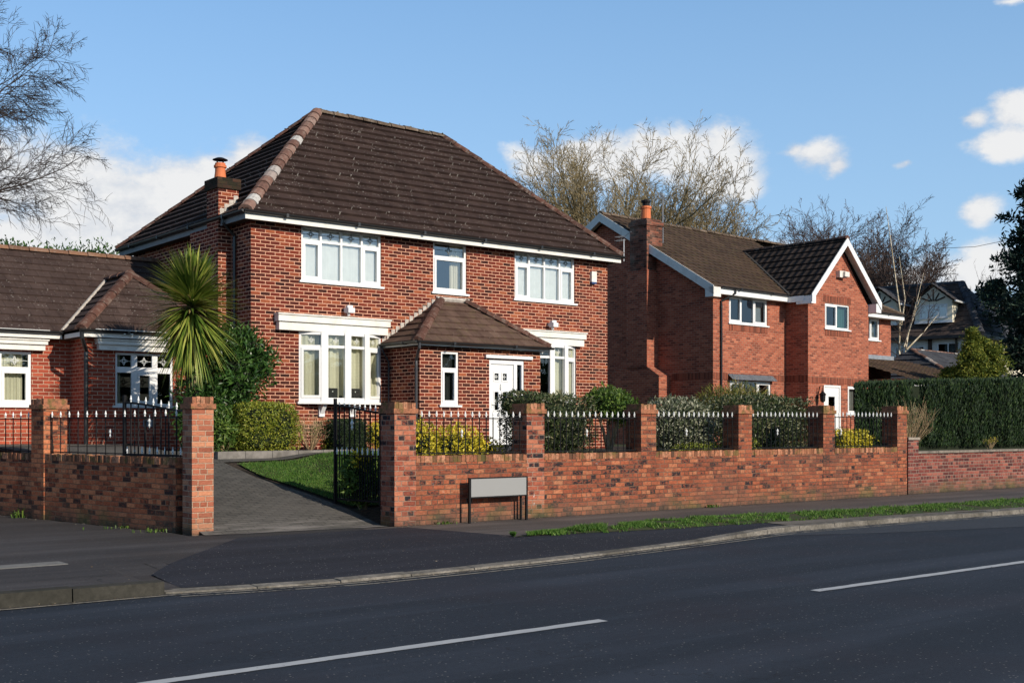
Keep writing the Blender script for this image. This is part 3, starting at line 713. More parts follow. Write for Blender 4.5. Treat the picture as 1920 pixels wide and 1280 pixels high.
# ------------------------------------------------------------------ windows
UP = V(0, 0, 1)
def pleats(mb, o, u, n, u0, u1, z0, z1, d, amp=.018, pl=.07):
    k = max(4, int((u1 - u0) / pl * 4)); P = []
    for i in range(k + 1):
        a = u0 + (u1 - u0) * i / k; P.append(o + u * a - n * (d + amp * math.sin(i * PI / 2 + .7 * math.sin(i * .9))))
    for p, q in zip(P, P[1:]): mb.face([p + UP * z0, q + UP * z0, q + UP * z1, p + UP * z1])
def star(mb, c, u, n, r, th):
    """four pointed leaded star with cross lines"""
    def bar(a, b): 
        a, b = V(*a), V(*b); d = (b - a).normalized(); p = V(-d.y, d.x) * th / 2
        q = [a - p, b - p, b + p, a + p]; mb.face([c + u * k.x + UP * k.y + n * .004 for k in q])
    for s in (1, .42):
        R0 = r * s
        pts = [(R0, 0), (.3 * R0, .3 * R0), (0, R0), (-.3 * R0, .3 * R0), (-R0, 0), (-.3 * R0, -.3 * R0), (0, -R0), (.3 * R0, -.3 * R0)] if s == 1 else [(R0, 0), (0, R0), (-R0, 0), (0, -R0)]
        for a, b in zip(pts, pts[1:] + pts[:1]): bar(a, b)
def window(parent, o, u, z0, z1, cols, tl=.3, rec=.05, sill=.06, glass='glass', lead=True, leadmat='leading', curtain=None, room='dark', fw=.055, depth=.9, sillw=.06, lower_open=True, name='window', label=None, mull=.05, curt_mat='curtain', glow=None, solid=None):
    """o = left bottom corner on the wall plane (z ignored), u = direction to the right, cols = [(width, opener)]"""
    o = V(o[0], o[1], 0); u = V(u).normalized(); n = u.cross(UP); W = sum(c[0] for c in cols)
    F = MB(); Gm = MB(); Ld = MB(); f0, f1 = -rec - .06, -rec
    F.obox(o, u, n, 0, fw, f0, f1, z0, z1); F.obox(o, u, n, W - fw, W, f0, f1, z0, z1)
    F.obox(o, u, n, fw, W - fw, f0, f1, z0, z0 + fw); F.obox(o, u, n, fw, W - fw, f0, f1, z1 - fw, z1)
    tz = z1 - tl if tl else None; x = 0
    for i, (cw, op) in enumerate(cols):
        a = x + (fw if i == 0 else mull / 2); b = x + cw - (fw if i == len(cols) - 1 else mull / 2)
        if i: F.obox(o, u, n, x - mull / 2, x + mull / 2, f0, f1 + .001, z0 + fw, z1 - fw)
        zones = [(z0 + fw, z1 - fw)] if not tl else [(z0 + fw, tz - mull / 2), (tz + mull / 2, z1 - fw)]
        if tl: F.obox(o, u, n, a, b, f0, f1 - .001, tz - mull / 2, tz + mull / 2)
        for k, (c, d) in enumerate(zones):
            aa, bb, cc, dd_ = a, b, c, d
            if op and k == 0:
                s = .055
                F.obox(o, u, n, a, a + s, f0 + .01, f1 + .014, c, d); F.obox(o, u, n, b - s, b, f0 + .01, f1 + .014, c, d)
                F.obox(o, u, n, a + s, b - s, f0 + .01, f1 + .014, c, c + s); F.obox(o, u, n, a + s, b - s, f0 + .01, f1 + .014, d - s, d)
                aa, bb, cc, dd_ = a + s, b - s, c + s, d - s
            q = -rec - .035
            Gm.face([o + u * aa + n * q + UP * cc, o + u * bb + n * q + UP * cc, o + u * bb + n * q + UP * dd_, o + u * aa + n * q + UP * dd_])
            if lead and (k == 1 or (len(zones) == 1 and lead == 'all')):
                c0 = o + u * ((aa + bb) / 2) + n * q + UP * ((cc + dd_) / 2); r = min(bb - aa, dd_ - cc) * .42
                star(Ld, c0, u, n, r * .85, .015)
                for s in (-1, 1):
                    e = (bb - aa) / 2; Ld.face([c0 + u * (s * r * .8) + n * .004 - UP * .0045, c0 + u * (s * e) + n * .004 - UP * .0045, c0 + u * (s * e) + n * .004 + UP * .0045, c0 + u * (s * r * .8) + n * .004 + UP * .0045])
        x += cw
    fr = F.build(name, M['white'], parent)
    if label: fr['label'] = label
    Gm.build('pane', M[glass], fr)
    if Ld.v: Ld.build('leaded_motif', M[leadmat], fr)
    if sill:
        S = MB(); S.obox(o, u, n, -sillw, W + sillw, -rec - .02, sill, z0 - .045, z0 + .002); S.build('sill', M['white'], fr)
    if curtain:
        C = MB()
        for (a, b) in curtain: pleats(C, o, u, n, a * W, b * W, z0 + .02, z1 - .02, rec + (.09 if curt_mat == 'net' else .16), .007 if curt_mat == 'net' else .018, .23 if curt_mat == 'net' else .07)
        C.build('curtain', M[curt_mat], fr)
    I = MB(); d0, d1 = rec + .062, rec + depth; P = lambda a, z, d: o + u * a - n * d + UP * z
    I.face([P(0, z0, d1), P(W, z0, d1), P(W, z1, d1), P(0, z1, d1)]); I.face([P(0, z0, d0), P(W, z0, d0), P(W, z0, d1), P(0, z0, d1)]); I.face([P(0, z1, d0), P(W, z1, d0), P(W, z1, d1), P(0, z1, d1)])
    I.face([P(0, z0, d0), P(0, z1, d0), P(0, z1, d1), P(0, z0, d1)]); I.face([P(W, z0, d0), P(W, z1, d0), P(W, z1, d1), P(W, z0, d1)])
    I.build('room', M[room], fr)
    return fr
def bow(parent, o, u, pts, z0, z1, tl=.32, opens=(), curtain=(), post=.14, sillp=.07, label=None, lead='leadpale', room='roomlit', top=True):
    """faceted bow window; pts = [(along, out)] plan points relative to o"""
    o = V(o[0], o[1], 0); u = V(u).normalized(); n = u.cross(UP); F = MB(); Gm = MB(); Ld = MB(); C = MB()
    Q = [o + u * a + n * b for a, b in pts]; tz = z1 - tl
    for i, (p, q) in enumerate(zip(Q, Q[1:])):
        d = q - p; L = d.length; d.normalize(); m = d.cross(UP); a0 = post / 2 if i else .05; b0 = L - (post / 2 if i < len(Q) - 2 else .05)
        F.obox(p, d, m, a0, b0, -.07, 0, z0, z0 + .09); F.obox(p, d, m, a0, b0, -.07, 0, z1 - .06, z1); F.obox(p, d, m, a0, b0, -.07, 0, tz - .03, tz + .03)
        if i == 0: F.obox(p, d, m, 0, a0, -.07, .001, z0, z1)
        if i == len(Q) - 2: F.obox(p, d, m, b0, L, -.07, .001, z0, z1)
        for k, (c, e) in enumerate(((z0 + .09, tz - .03), (tz + .03, z1 - .06))):
            aa, bb, cc, ee = a0, b0, c, e
            if k == 0 and i in opens:
                s = .055; F.obox(p, d, m, a0, a0 + s, -.05, .014, c, e); F.obox(p, d, m, b0 - s, b0, -.05, .014, c, e); F.obox(p, d, m, a0 + s, b0 - s, -.05, .014, c, c + s); F.obox(p, d, m, a0 + s, b0 - s, -.05, .014, e - s, e)
                aa, bb, cc, ee = a0 + s, b0 - s, c + s, e - s
            f = lambda a, z: p + d * a - m * .035 + UP * z
            Gm.face([f(aa, cc), f(bb, cc), f(bb, ee), f(aa, ee)])
            if k == 1: star(Ld, p + d * ((aa + bb) / 2) - m * .035 + UP * ((cc + ee) / 2), d, m, min(bb - aa, ee - cc) * .3, .009)
    for i in range(1, len(Q) - 1):
        d = (Q[i + 1] - Q[i - 1]).normalized(); m = d.cross(UP); F.obox(Q[i], d, m, -post / 2 - .01, post / 2 + .01, -.08, .012, z0, z1)
    fr = F.build('bow_window', M['white'], parent)
    if label: fr['label'] = label
    Gm.build('pane', M['glass'], fr); Ld.build('leaded_motif', M[lead], fr)
    S = MB(); out = [o + u * (a + (-.06 if i == 0 else .06 if i == len(pts) - 1 else 0)) + n * (b + sillp) for i, (a, b) in enumerate(pts)]
    for z in (z0 - .05, z0 - .001):
        S.face([p + UP * z for p in out] + [o + u * (pts[-1][0] + .06) - n * .02 + UP * z, o + u * (pts[0][0] - .06) - n * .02 + UP * z])
    oo = [o + u * (pts[0][0] - .06) - n * .02] + out + [o + u * (pts[-1][0] + .06) - n * .02]
    for p, q in zip(oo, oo[1:]): S.face([p + UP * (z0 - .05), q + UP * (z0 - .05), q + UP * (z0 - .001), p + UP * (z0 - .001)])
    S.build('sill', M['white'], fr)
    for (a, b, dd) in curtain: pleats(C, o, u, n, a, b, z0 + .02, z1 - .02, dd, .035, .17)
    if C.v: C.build('curtain', M['curtain'], fr)
    W0, W1 = pts[0][0], pts[-1][0]; I = MB(); P = lambda a, z, d: o + u * a - n * d + UP * z
    I.face([P(W0, z0, 1.1), P(W1, z0, 1.1), P(W1, z1, 1.1), P(W0, z1, 1.1)]); I.face([P(W0, z0, .0), P(W0, z1, .0), P(W0, z1, 1.1), P(W0, z0, 1.1)]); I.face([P(W1, z0, .0), P(W1, z1, .0), P(W1, z1, 1.1), P(W1, z0, 1.1)])
    for z in (z0 + .001, z1 - .001): I.face([p + UP * z - n * .03 for p in Q] + [P(W1, z, 1.1), P(W0, z, 1.1)])
    I.build('room', M[room], fr)
    return fr
def moulding(parent, o, u, w0, w1, z0, z1, out=.2):
    o = V(o[0], o[1], 0); u = V(u).normalized(); n = u.cross(UP); S = MB(); h = z1 - z0
    S.obox(o, u, n, w0, w1, 0, out, z0 + h * .52, z1 - .03); S.obox(o, u, n, w0 - .02, w1 + .02, 0, out + .03, z1 - .03, z1)
    S.obox(o, u, n, w0 + .04, w1 - .04, 0, out - .05, z0, z0 + h * .52)
    return S.build('moulding', M['whitemould'], parent)

X1, Y1 = 11.64, 23.5; U = V(1, 0, 0)
# ================================================================== main house
hs = thing('brick_house', 'large dark red brick house with hipped brown tiled roof, bow windows and front porch', 'house', (X1, Y1, .95))
XR, YB = 22.16, 30.2
ZE = 6.0
holes = [(12.86 - X1, 14.95 - X1, 4.80, 6.04), (16.42 - X1, 17.42 - X1, 4.80, 6.04), (18.94 - X1, 20.98 - X1, 4.80, 6.04), (12.80 - X1, 14.93 - X1, 2.13, 3.68), (18.8 - X1, 21.02 - X1, 2.13, 3.68)]
ZT = 6.08
mb = MB()
wall(mb, (X1, Y1, 0), (1, 0, 0), XR - X1, .85, ZT, holes)
wall(mb, (XR, Y1, 0), (0, 1, 0), YB - Y1, .85, ZT)
wall(mb, (XR, YB, 0), (-1, 0, 0), XR - X1, .85, ZT)
wall(mb, (X1, YB, 0), (0, -1, 0), YB - Y1, .85, ZT)
mb.build('wall', M['brick1'], hs)
# roof
ex0, ex1, ey0, ey1, ez = X1 - .30, 22.42, Y1 - .32, YB + .32, 6.14
rA, rB = V(15.15, 26.87, 9.58), V(19.1, 26.87, 9.55)
A, B, C_, D = V(ex0, ey0, ez), V(ex1, ey0, ez), V(ex1, ey1, ez), V(ex0, ey1, ez)
mb = MB(); roof(mb, [A, B, rB, rA], .292, .062); roof(mb, [B, C_, rB], .292, .062); roof(mb, [C_, D, rA, rB], .292, .062); roof(mb, [D, A, rA], .292, .062)
rf = mb.build('roof', M['roof1'], hs)
mb = MB(); mb.cut(); ridge(mb, A + V(.02, .02, .04), rA + V(0, 0, .05), .15, .34, jitter=.012); mb.build('hip_tiles', M['hip'], rf)
mb = MB(); ridge(mb, B + V(0, 0, .04), rB + V(0, 0, .04), .13, .42, jitter=.006); mb.cut(); ridge(mb, D + V(0, 0, .04), rA + V(0, 0, .05), .12, .42); mb.cut(); ridge(mb, C_ + V(0, 0, .04), rB + V(0, 0, .05), .12, .42)
mb.build('hip_tiles', M['hipbrown'], rf)
mb = MB(); mb.cut(); ridge(mb, rA + V(0, 0, .03), rB + V(0, 0, .03), .13, .42, jitter=.012); mb.build('ridge_tiles', M['hipdull'], rf)
# moss and debris lumps along ridge
mb = MB(); rr = random.Random(5)
for i in range(150):
    p = rA.lerp(rB, rr.random()) + V(0, rr.uniform(-.12, .06), .07 + rr.uniform(-.02, .03)) if i < 90 else D.lerp(rA, rr.random()) + V(rr.uniform(-.05, .05), rr.uniform(-.05, .05), .09)
    s_ = rr.uniform(.015, .045); mb.mesh([p + V(s_ * rr.uniform(-1, 1), s_ * rr.uniform(-1, 1), s_ * rr.uniform(-.6, .9)) for _ in range(5)], [(0, 1, 2), (0, 2, 3), (0, 3, 4), (1, 2, 4), (1, 3, 4), (0, 1, 4)])
mb.build('moss', plain('moss', (.16, .13, .05), .95, .4, 20), rf)
# fascia, soffit, gutters
mb = MB(); mb.cut(); mb.box(ex0 + .03, ex1 - .03, ey0 + .03, ey0 + .055, 5.97, 6.12); mb.cut(); mb.box(ex1 - .055, ex1 - .03, ey0 + .056, ey1 - .05, 5.97, 6.12); mb.build('fascia', M['whitepaint'], hs)
mb = MB(); mb.cut(); mb.box(ex0 + .03, ex0 + .055, ey0 + .056, ey1 - .05, 5.97, 6.12); mb.build('fascia', plain('grey_side_fascia', (.2, .2, .2), .6), hs)
mb = MB(); mb.cut(); mb.box(ex0 + .06, ex1 - .06, ey0 + .06, Y1 - .001, 5.985, 6.0); mb.cut(); mb.box(ex0 + .06, X1 - .001, Y1, ey1 - .06, 5.985, 6.0); mb.cut(); mb.box(XR + .001, ex1 - .06, Y1, ey1 - .06, 5.985, 6.0); mb.build('soffit', M['soffit'], hs)
mb = MB(); mb.cut(); gutter(mb, (ex0 - .03, ey0 - .03, 6.15), (ex1 + .03, ey0 - .03, 6.14)); mb.cut(); gutter(mb, (ex0 - .03, ey1, 6.15), (ex0 - .03, ey0 - .03, 6.15)); mb.build('gutter', M['black'], hs)
# chimney (stack rises from the left wall)
mb = MB(); c0, c1, d0, d1 = 11.32, 11.80, 24.42, 25.02
mb.box(c0, X1 - .001, d0 + .02, d1 + .9, .85, 5.98)
mb.build('chimney_breast', M['brick1'], hs)
mb = MB(); mb.box(c0, c1, d0, d1, 5.99, 6.80); ch = mb.build('chimney', M['brick1'], hs)
mb = MB(); mb.box(c0 - .04, c1 + .04, d0 - .04, d1 + .04, 6.80, 7.04); mb.build('chimney_cap', brick_mat('sooty_brick', .235, .08, .01, [(0, (.02, .014, .012)), (1, (.09, .04, .03))], (.06, .045, .04), big=.4, stain=((.03, .035, .015), .7)), ch)
mb = MB(); cx, cy = 11.52, 24.76; mb.lathe((cx, cy, 7.04), [(.13, 0), (.135, .03), (.115, .18), (.112, .27), (.14, .28), (.14, .33), (.115, .34), (.115, .38)], 16); mb.build('chimney_pot', M['terracotta'], ch, smooth=False)
mb = MB(); mb.lathe((cx, cy, 7.49), [(.17, 0), (.165, .012), (.08, .05), (.01, .065)], 16)
for a in range(4): mb.rod((cx + .09 * math.cos(a * PI / 2 + .5), cy + .09 * math.sin(a * PI / 2 + .5), 7.4), (cx + .09 * math.cos(a * PI / 2 + .5), cy + .09 * math.sin(a * PI / 2 + .5), 7.50), .01, 5)
mb.build('cowl', M['iron'], ch)
mb = MB()   # stepped white flashing on the front of the stack
for i in range(4): mb.box(c0 + .03 + .11 * i, c0 + .03 + .11 * (i + 1) - .004, d0 - .008, d0 - .001, 6.2 + .1 * i, 6.36 + .105 * i)
mb.build('flashing', M['mortarfillet'], ch)
# side downpipe
mb = MB(); mb.cut(); downpipe(mb, (ex0 - .02, 24.2, 6.12), (X1 - .05, 24.2, 3), 1.0, .036); mb.build('downpipe', M['black'], hs)
# windows
W4 = [(.51, True), (.53, False), (.54, False), (.51, True)]
for i, (x0, cols) in enumerate(((12.86, W4), (18.94, [(.50, True), (.51, False), (.52, False), (.51, True)]))):
    window(hs, (x0, Y1), U, 4.80, 6.03, cols, .33, .03, .05, 'glassupper', True, curtain=[(0.02, .98)], curt_mat='net', room='roomlit')
window(hs, (16.42, Y1), U, 4.80, 6.03, [(1.0, True)], .37, .03, .05, 'glassupper', True, curtain=[(.62, .98)], curt_mat='curtain', room='roomlit', label='single upper window over the porch')
BP = [(0, 0.0), (.52, .23), (1.07, .31), (1.62, .23), (2.13, 0.0)]
bow(hs, (12.80, Y1), U, BP, 2.11, 3.66, opens=(0, 3), curtain=((.06, .5, .0), (.62, 1.06, -.10), (1.14, 1.58, -.10), (1.68, 2.08, .0)))
bow(hs, (18.86, Y1), U, BP, 2.11, 3.66, opens=(0, 3), curtain=((1.22, 1.60, -.08), (1.8, 2.08, .02)), room='dark')
moulding(hs, (X1, Y1), U, 12.20 - X1, 15.08 - X1, 3.67, 4.03); moulding(hs, (X1, Y1), U, 18.4 - X1, 21.22 - X1, 3.67, 4.03)
for x in (13.35, 14.15, 19.6, 20.3):
    mb = MB(); mb.box(x - .07, x + .07, Y1 - .06, Y1 - .001, 1.78, 2.06)
    mb.mesh([(x - .05, Y1 - .06, 2.06), (x + .05, Y1 - .06, 2.06), (x - .05, Y1 - .22, 2.06), (x + .05, Y1 - .22, 2.06), (x - .05, Y1 - .06, 1.84), (x + .05, Y1 - .06, 1.84)], [(0, 1, 3, 2), (0, 2, 4), (1, 5, 3), (2, 3, 5, 4), (0, 4, 5, 1)])
    mb.build('bracket', M['white'], hs)
# security lights and alarm box
for x in (13.99, 20.09):
    mb = MB(); mb.rod((x, Y1, 4.2), (x, Y1 - .10, 4.2), .05, 10); mb.obox(V(x, Y1 - .17, 0), V(1, .1, 0).normalized(), V(.1, -1, 0).normalized(), -.09, .09, -.07, .09, 4.13, 4.24); mb.obox(V(x, Y1 - .16, 0), U, V(0, -1, 0), -.07, .07, -.04, .05, 4.241, 4.30)
    mb.rod((x, Y1 - .12, 4.13), (x, Y1 - .15, 4.06), .035, 8); mb.build('security_light', M['white'], hs)
mb = MB(); mb.box(21.52, 21.70, Y1 - .08, Y1 - .001, 5.42, 5.70); al = mb.build('alarm_box', M['whitemould'], hs)
mb = MB(); mb.box(21.525, 21.695, Y1 - .078, Y1 - .003, 5.37, 5.419); mb.build('strobe_light', plain('blue_strobe', (.03, .06, .16), .3), al)
# aerial at the right-hand eave
mb = MB(); ax, ay = 22.47, ey0 - .0; mb.rod((ax, ay, 6.02), (ax, ay, 6.62), .014, 6); mb.rod((ax - .02, ay - .30, 6.78), (ax + .02, ay + .35, 6.56), .008, 5)
for k in range(4): mb.rod((ax - .10, ay + .02 + .08 * k, 6.60), (ax + .10, ay + .02 + .08 * k, 6.60), .006, 4); mb.rod((ax - .1, ay + .02 + .08 * k, 6.70), (ax + .1, ay + .02 + .08 * k, 6.70), .006, 4)
mb.build('aerial', M['aerial'], hs)
# porch ------------------------------------------------------------
PX0, PX1, PY = 15.14, 18.69, 22.2
mb = MB(); wall(mb, (PX0, PY, 0), U, PX1 - PX0, .85, 3.36, [(15.73 - PX0, 16.23 - PX0, 2.05, 3.28), (17.12 - PX0, 18.18 - PX0, 1.0, 3.14)])
wall(mb, (PX1, PY, 0), (0, 1, 0), Y1 - PY, .85, 3.36); wall(mb, (PX0, Y1, 0), (0, -1, 0), Y1 - PY, .85, 3.36)
po = mb.build('porch', M['brick1'], hs)
mb = MB(); e0, e1, ep = PX0 - .2, PX1 + .17, PY - .22; q = 3.47; Aa, Bb = V(e0, ep, q), V(e1, ep, q); T0, T1 = V(16.60, Y1, 4.6), V(17.35, Y1, 4.6); W0, W1 = V(e0, Y1, q), V(e1, Y1, q)
roof(mb, [Aa, Bb, T1, T0], .285, .034); roof(mb, [W0, Aa, T0], .285, .034); roof(mb, [Bb, W1, T1], .285, .034); pr = mb.build('porch_roof', M['roofporch'], hs)
mb = MB(); mb.cut(); ridge(mb, Aa + V(.02, .02, .03), T0 + V(0, -.05, .03), .11, .6); mb.cut(); ridge(mb, Bb + V(-.02, .02, .03), T1 + V(0, -.05, .03), .11, .6); mb.build('hip_tiles', M['hipbrown'], pr)
mb = MB(); mb.rod(T0 + V(-.1, -.04, .03), T1 + V(.1, -.04, .03), .06, 6)
for k in range(13):
    f = k / 13; p = T0.lerp(W0, f); mb.obox(V(p.x, Y1, 0), U, V(0, -1, 0), -.10, .0, .0, .012, p.z - .08, p.z + .10)
    if k < 10: p = T1.lerp(W1, f + .02); mb.obox(V(p.x, Y1, 0), U, V(0, -1, 0), 0, .1, .0, .012, p.z - .08, p.z + .06)
mb.build('flashing', M['mortarfillet'], pr)
mb = MB(); mb.cut(); mb.box(e0 + .03, e1 - .03, ep + .03, ep + .05, 3.38, 3.45); mb.cut(); mb.box(e0 + .03, e0 + .05, ep + .051, Y1 - .001, 3.38, 3.45); mb.cut(); mb.box(e1 - .05, e1 - .03, ep + .051, Y1 - .001, 3.38, 3.45); mb.build('fascia', M['whitepaint'], po)
mb = MB(); mb.cut(); mb.box(e0 + .06, e1 - .06, ep + .06, PY - .001, 3.385, 3.395); mb.cut(); mb.box(e0 + .06, PX0 - .001, PY, Y1 - .002, 3.385, 3.395); mb.cut(); mb.box(PX1 + .001, e1 - .06, PY, Y1 - .002, 3.385, 3.395); mb.build('soffit', M['soffit'], po)
mb = MB(); mb.cut(); gutter(mb, (e0 - .04, ep - .04, 3.47), (e1 + .04, ep - .04, 3.47), .05); mb.cut(); gutter(mb, (e0 - .04, Y1 - .02, 3.47), (e0 - .04, ep - .04, 3.47), .05); mb.build('gutter', M['black'], po)
mb = MB(); mb.cut(); downpipe(mb, (e0 + .02, ep - .04, 3.44), (PX0 - .05, PY + .06, 3), 1.0, .033); mb.cut(); downpipe(mb, (e0 - .02, Y1 - .1, 3.44), (PX0 - .05, Y1 - .1, 3), 1.0, .02); mb.build('downpipe', plain('grey_black_pipe', (.04, .04, .045), .4), po)
window(hs, (15.73, PY), U, 2.05, 3.28, [(.5, True)], .40, .03, .05, 'glassobsc', False, room='dark', curtain=[(.03, .97)], curt_mat='greycurtain', name='porch_window')
# front door
mb = MB(); o = V(17.12, PY, 0); n = V(0, -1, 0); FW = 1.06; zt = 3.14; zb = 1.12; dl, dr = .06, .76
mb.obox(o, U, n, 0, .06, -.1, -.02, zb, zt); mb.obox(o, U, n, FW - .06, FW, -.1, -.02, zb, zt); mb.obox(o, U, n, .06, FW - .06, -.1, -.02, zt - .10, zt); mb.obox(o, U, n, dr, dr + .1, -.1, -.02, zb, zt - .1); mb.obox(o, U, n, dr + .1, FW - .06, -.1, -.025, zb, zb + .25)
fr = mb.build('door_frame', M['white'], hs)
mb = MB(); mb.face([o + U * (dr + .1) - n * .07 + UP * (zb + .25), o + U * (FW - .06) - n * .07 + UP * (zb + .25), o + U * (FW - .06) - n * .07 + UP * (zt - .1), o + U * (dr + .1) - n * .07 + UP * (zt - .1)]); mb.build('side_pane', M['glassobsc'], fr)
mb = MB(); mb.face([o - n * .4 + UP * 1, o + U * FW - n * .4 + UP * 1, o + U * FW - n * .4 + UP * 3.14, o - n * .4 + UP * 3.14]); mb.build('hall', M['dark'], fr)
lt = [(.19, .31), (.44, .56)]; zr = [(1.95, 2.38), (2.66, 2.82)]
mb = MB(); wall(mb, o + n * -.05, U, FW, 0, 0)
dz0, dz1 = zb + .01, zt - .11
def doorface(mb, off, u0, u1, z0_, z1_, hl): 
    oo = V(o.x + u0, o.y, 0) - n * off; wall(mb, oo, U, u1 - u0, z0_, z1_, [(a - u0, b - u0, c, d) for a, b, c, d in hl], .02)
mb = MB(); HL = [(a, b, c, d) for a, b in lt for c, d in zr]; doorface(mb, .05, dl + .004, dr - .004, dz0, dz1, HL)
for (a, b, c, d) in HL + [(.17, .33, 1.28, 1.72), (.42, .58, 1.28, 1.72)]:
    for q in ((a - .035, a, c - .035, d + .035), (b, b + .035, c - .035, d + .035), (a, b, c - .035, c), (a, b, d, d + .035)): mb.obox(o - n * .05, U, n, q[0], q[1], 0.0005, .012, q[2], q[3])
dr_o = mb.build('front_door', M['white'], hs)
mb = MB()
for a, b, c, d in HL: mb.cut(); mb.face([o - n * .068 + U * a + UP * c, o - n * .068 + U * b + UP * c, o - n * .068 + U * b + UP * d, o - n * .068 + U * a + UP * d])
mb.build('pane', M['glassobsc'], dr_o)
mb = MB()
for a, b, c, d in HL: mb.cut(); star(mb, o - n * .064 + U * ((a + b) / 2) + UP * ((c + d) / 2), U, n, .05, .012)
mb.build('leaded_motif', M['leadpale'], dr_o)
mb = MB(); mb.obox(o - n * .05, U, n, .27, .49, .001, .012, 1.80, 1.86); mb.build('letterbox', plain('dull_chrome', (.35, .35, .36), .35, .1, 5, .5, .6), dr_o)
mb = MB(); c = o - n * .03 + U * .375 + UP * 2.5; mb.rod(c + UP * .07, c - UP * .02, .014, 6, .02); mb.rod(c - UP * .02, c - UP * .08, .022, 8, .010); mb.build('door_knocker', M['silver'], dr_o)
mb = MB(); c = o - n * .01 + U * .12 + UP * 2.08; mb.rod(c, c + U * .1, .01, 6); mb.obox(o - n * .05, U, n, .10, .135, .001, .01, 2.0, 2.16); mb.rod(c - n * .04, c, .01, 6); mb.build('handle', M['silver'], dr_o)
mb = MB(); mb.box(16.98, 18.4, PY - .07, PY - .001, 3.17, 3.245); mb.build('door_head', M['white'], hs)
mb = MB(); mb.box(17.0, 18.3, PY - .28, PY - .001, .9, 1.09); mb.build('doorstep', plain('dark_step', (.035, .035, .045), .8), hs)

# items standing inside the bow window
for i, (x, lab) in enumerate(((13.44, 'small black box with a pale badge in the second pane of the left bow window'), (14.03, 'small black box with a pale badge in the third pane of the left bow window'))):
    tb = thing('storage_box', lab, 'box', (x, Y1 - .12, 2.13)); mb = MB(); mb.box(x, x + .26, Y1 - .14, Y1 - .02, 2.115, 2.42); mb.build('body', plain('matt_black_box', (.02, .02, .022), .6), tb)
    mb = MB(); mb.lathe((x + .13, Y1 - .145, 2.33), [(.014, 0), (.014, .03)], 8); mb.build('badge', M['silver'], tb)
    mb = MB(); mb.box(x + .27, x + .40, Y1 - .1, Y1 - .02, 2.115, 2.25); mb.build('side_block', M['black'], tb)
mb = MB(); mb.box(12.98, 13.12, Y1 + .03, Y1 + .12, 2.13, 2.26); tag(mb.build('wicker_basket', plain('wicker', (.35, .24, .12), .9, .3, 40)), 'small tan basket on the sill of the left bow window', 'basket')

# ================================================================== bungalow at the left
bg_ = thing('bungalow', 'low orange-red brick bungalow with brown tiled roof left of the large house', 'bungalow', (8.55, 24.75, 1.1))
YM, YP, BX = 25.75, 24.75, 8.55; zt = 3.46
mb = MB(); wall(mb, (2.2, YM, 0), U, BX - 2.2, 1.0, zt, [(5.9 - 2.2, 7.74 - 2.2, 2.0, 3.12)]); wall(mb, (BX, YM, 0), (0, -1, 0), YM - YP, 1.0, zt); wall(mb, (BX, YP, 0), U, 11.55 - BX, 1.0, zt, [(9.15 - BX, 10.42 - BX, 2.0, 3.12)])
mb.build('wall', M['brick2'], bg_)
window(bg_, (5.9, YM), U, 2.0, 3.12, [(.85, False), (.36, False), (.63, True)], .36, .03, .05, 'glass', True, leadmat='leadpale', curtain=[(.66, .93)], mull=.08)
window(bg_, (9.15, YP), U, 2.0, 3.12, [(.42, False), (.45, True), (.40, False)], .36, .03, .05, 'glass', True, leadmat='leadpale', curtain=[(.02, .13)], mull=.12, curt_mat='curtain', fw=.05)
for (w0, w1, yy) in ((5.3, 8.02, YM), (8.72, 10.95, YP)): moulding(bg_, (0, yy), U, w0, w1, 3.15, 3.38, .2)
RY, RZ = 28.5, 5.63; e0, e1 = YM - .3, 3.55
sl_ = (RZ - e1) / (RY - e0); HX0, HX1 = BX - .25, 11.60; HXc = 10.0; hy0 = YP - .3; ay = hy0 + (HXc - HX0); az_ = e1 + (ay - hy0) * .83
yj = e0 + (az_ - e1) / sl_            # where the small ridge meets the main slope
mb = MB(); roof(mb, [(2.2, e0, e1), (HX0, e0, e1), (HXc, yj, az_), (X1 - .02, yj + (X1 - HXc) * 0, az_), (X1 - .02, RY, RZ), (2.2, RY, RZ)], .30, .03)
roof(mb, [(HX0, hy0, e1), (HX1, hy0, e1), (HXc + .0, ay, az_)], .27, .03)
roof(mb, [(HX0, e0 + .6, e1), (HX0, hy0, e1), (HXc, ay, az_), (HXc, yj, az_)], .27, .03)
roof(mb, [(HX1, hy0, e1), (HX1, e0 + .5, e1), (HXc, yj, az_), (HXc, ay, az_)], .27, .03)
roof(mb, [(X1 - .02, 31.4, e1), (2.2, 31.4, e1), (2.2, RY, RZ), (X1 - .02, RY, RZ)], .3, .03)
br = mb.build('roof', M['roofb'], bg_)
mb = MB(); mb.cut(); ridge(mb, (HX0 + .02, hy0 + .02, e1 + .03), (HXc, ay, az_ + .03), .12, .6); mb.cut(); ridge(mb, (HX1, hy0 + .02, e1 + .03), (HXc, ay, az_ + .03), .11, .6); mb.cut(); ridge(mb, (HXc, ay, az_ + .03), (HXc, yj + .1, az_ + .03), .11, .5); mb.build('hip_tiles', M['hipbrown'], br)
mb = MB(); mb.cut(); ridge(mb, (2.2, RY, RZ + .02), (X1, RY, RZ + .02), .12, .45); mb.build('ridge_tiles', ridge_mat('orange_ridge', [(0, (.14, .075, .05)), (1, (.24, .125, .075))]), br)
mb = MB(); a, b = V(HX0 - .02, e0, e1 + .03), V(HXc - .02, yj, az_ + .04); mb.tube([a, a.lerp(b, .5), b], .035, 5); mb.build('valley_mortar', M['mortarfillet'], br)
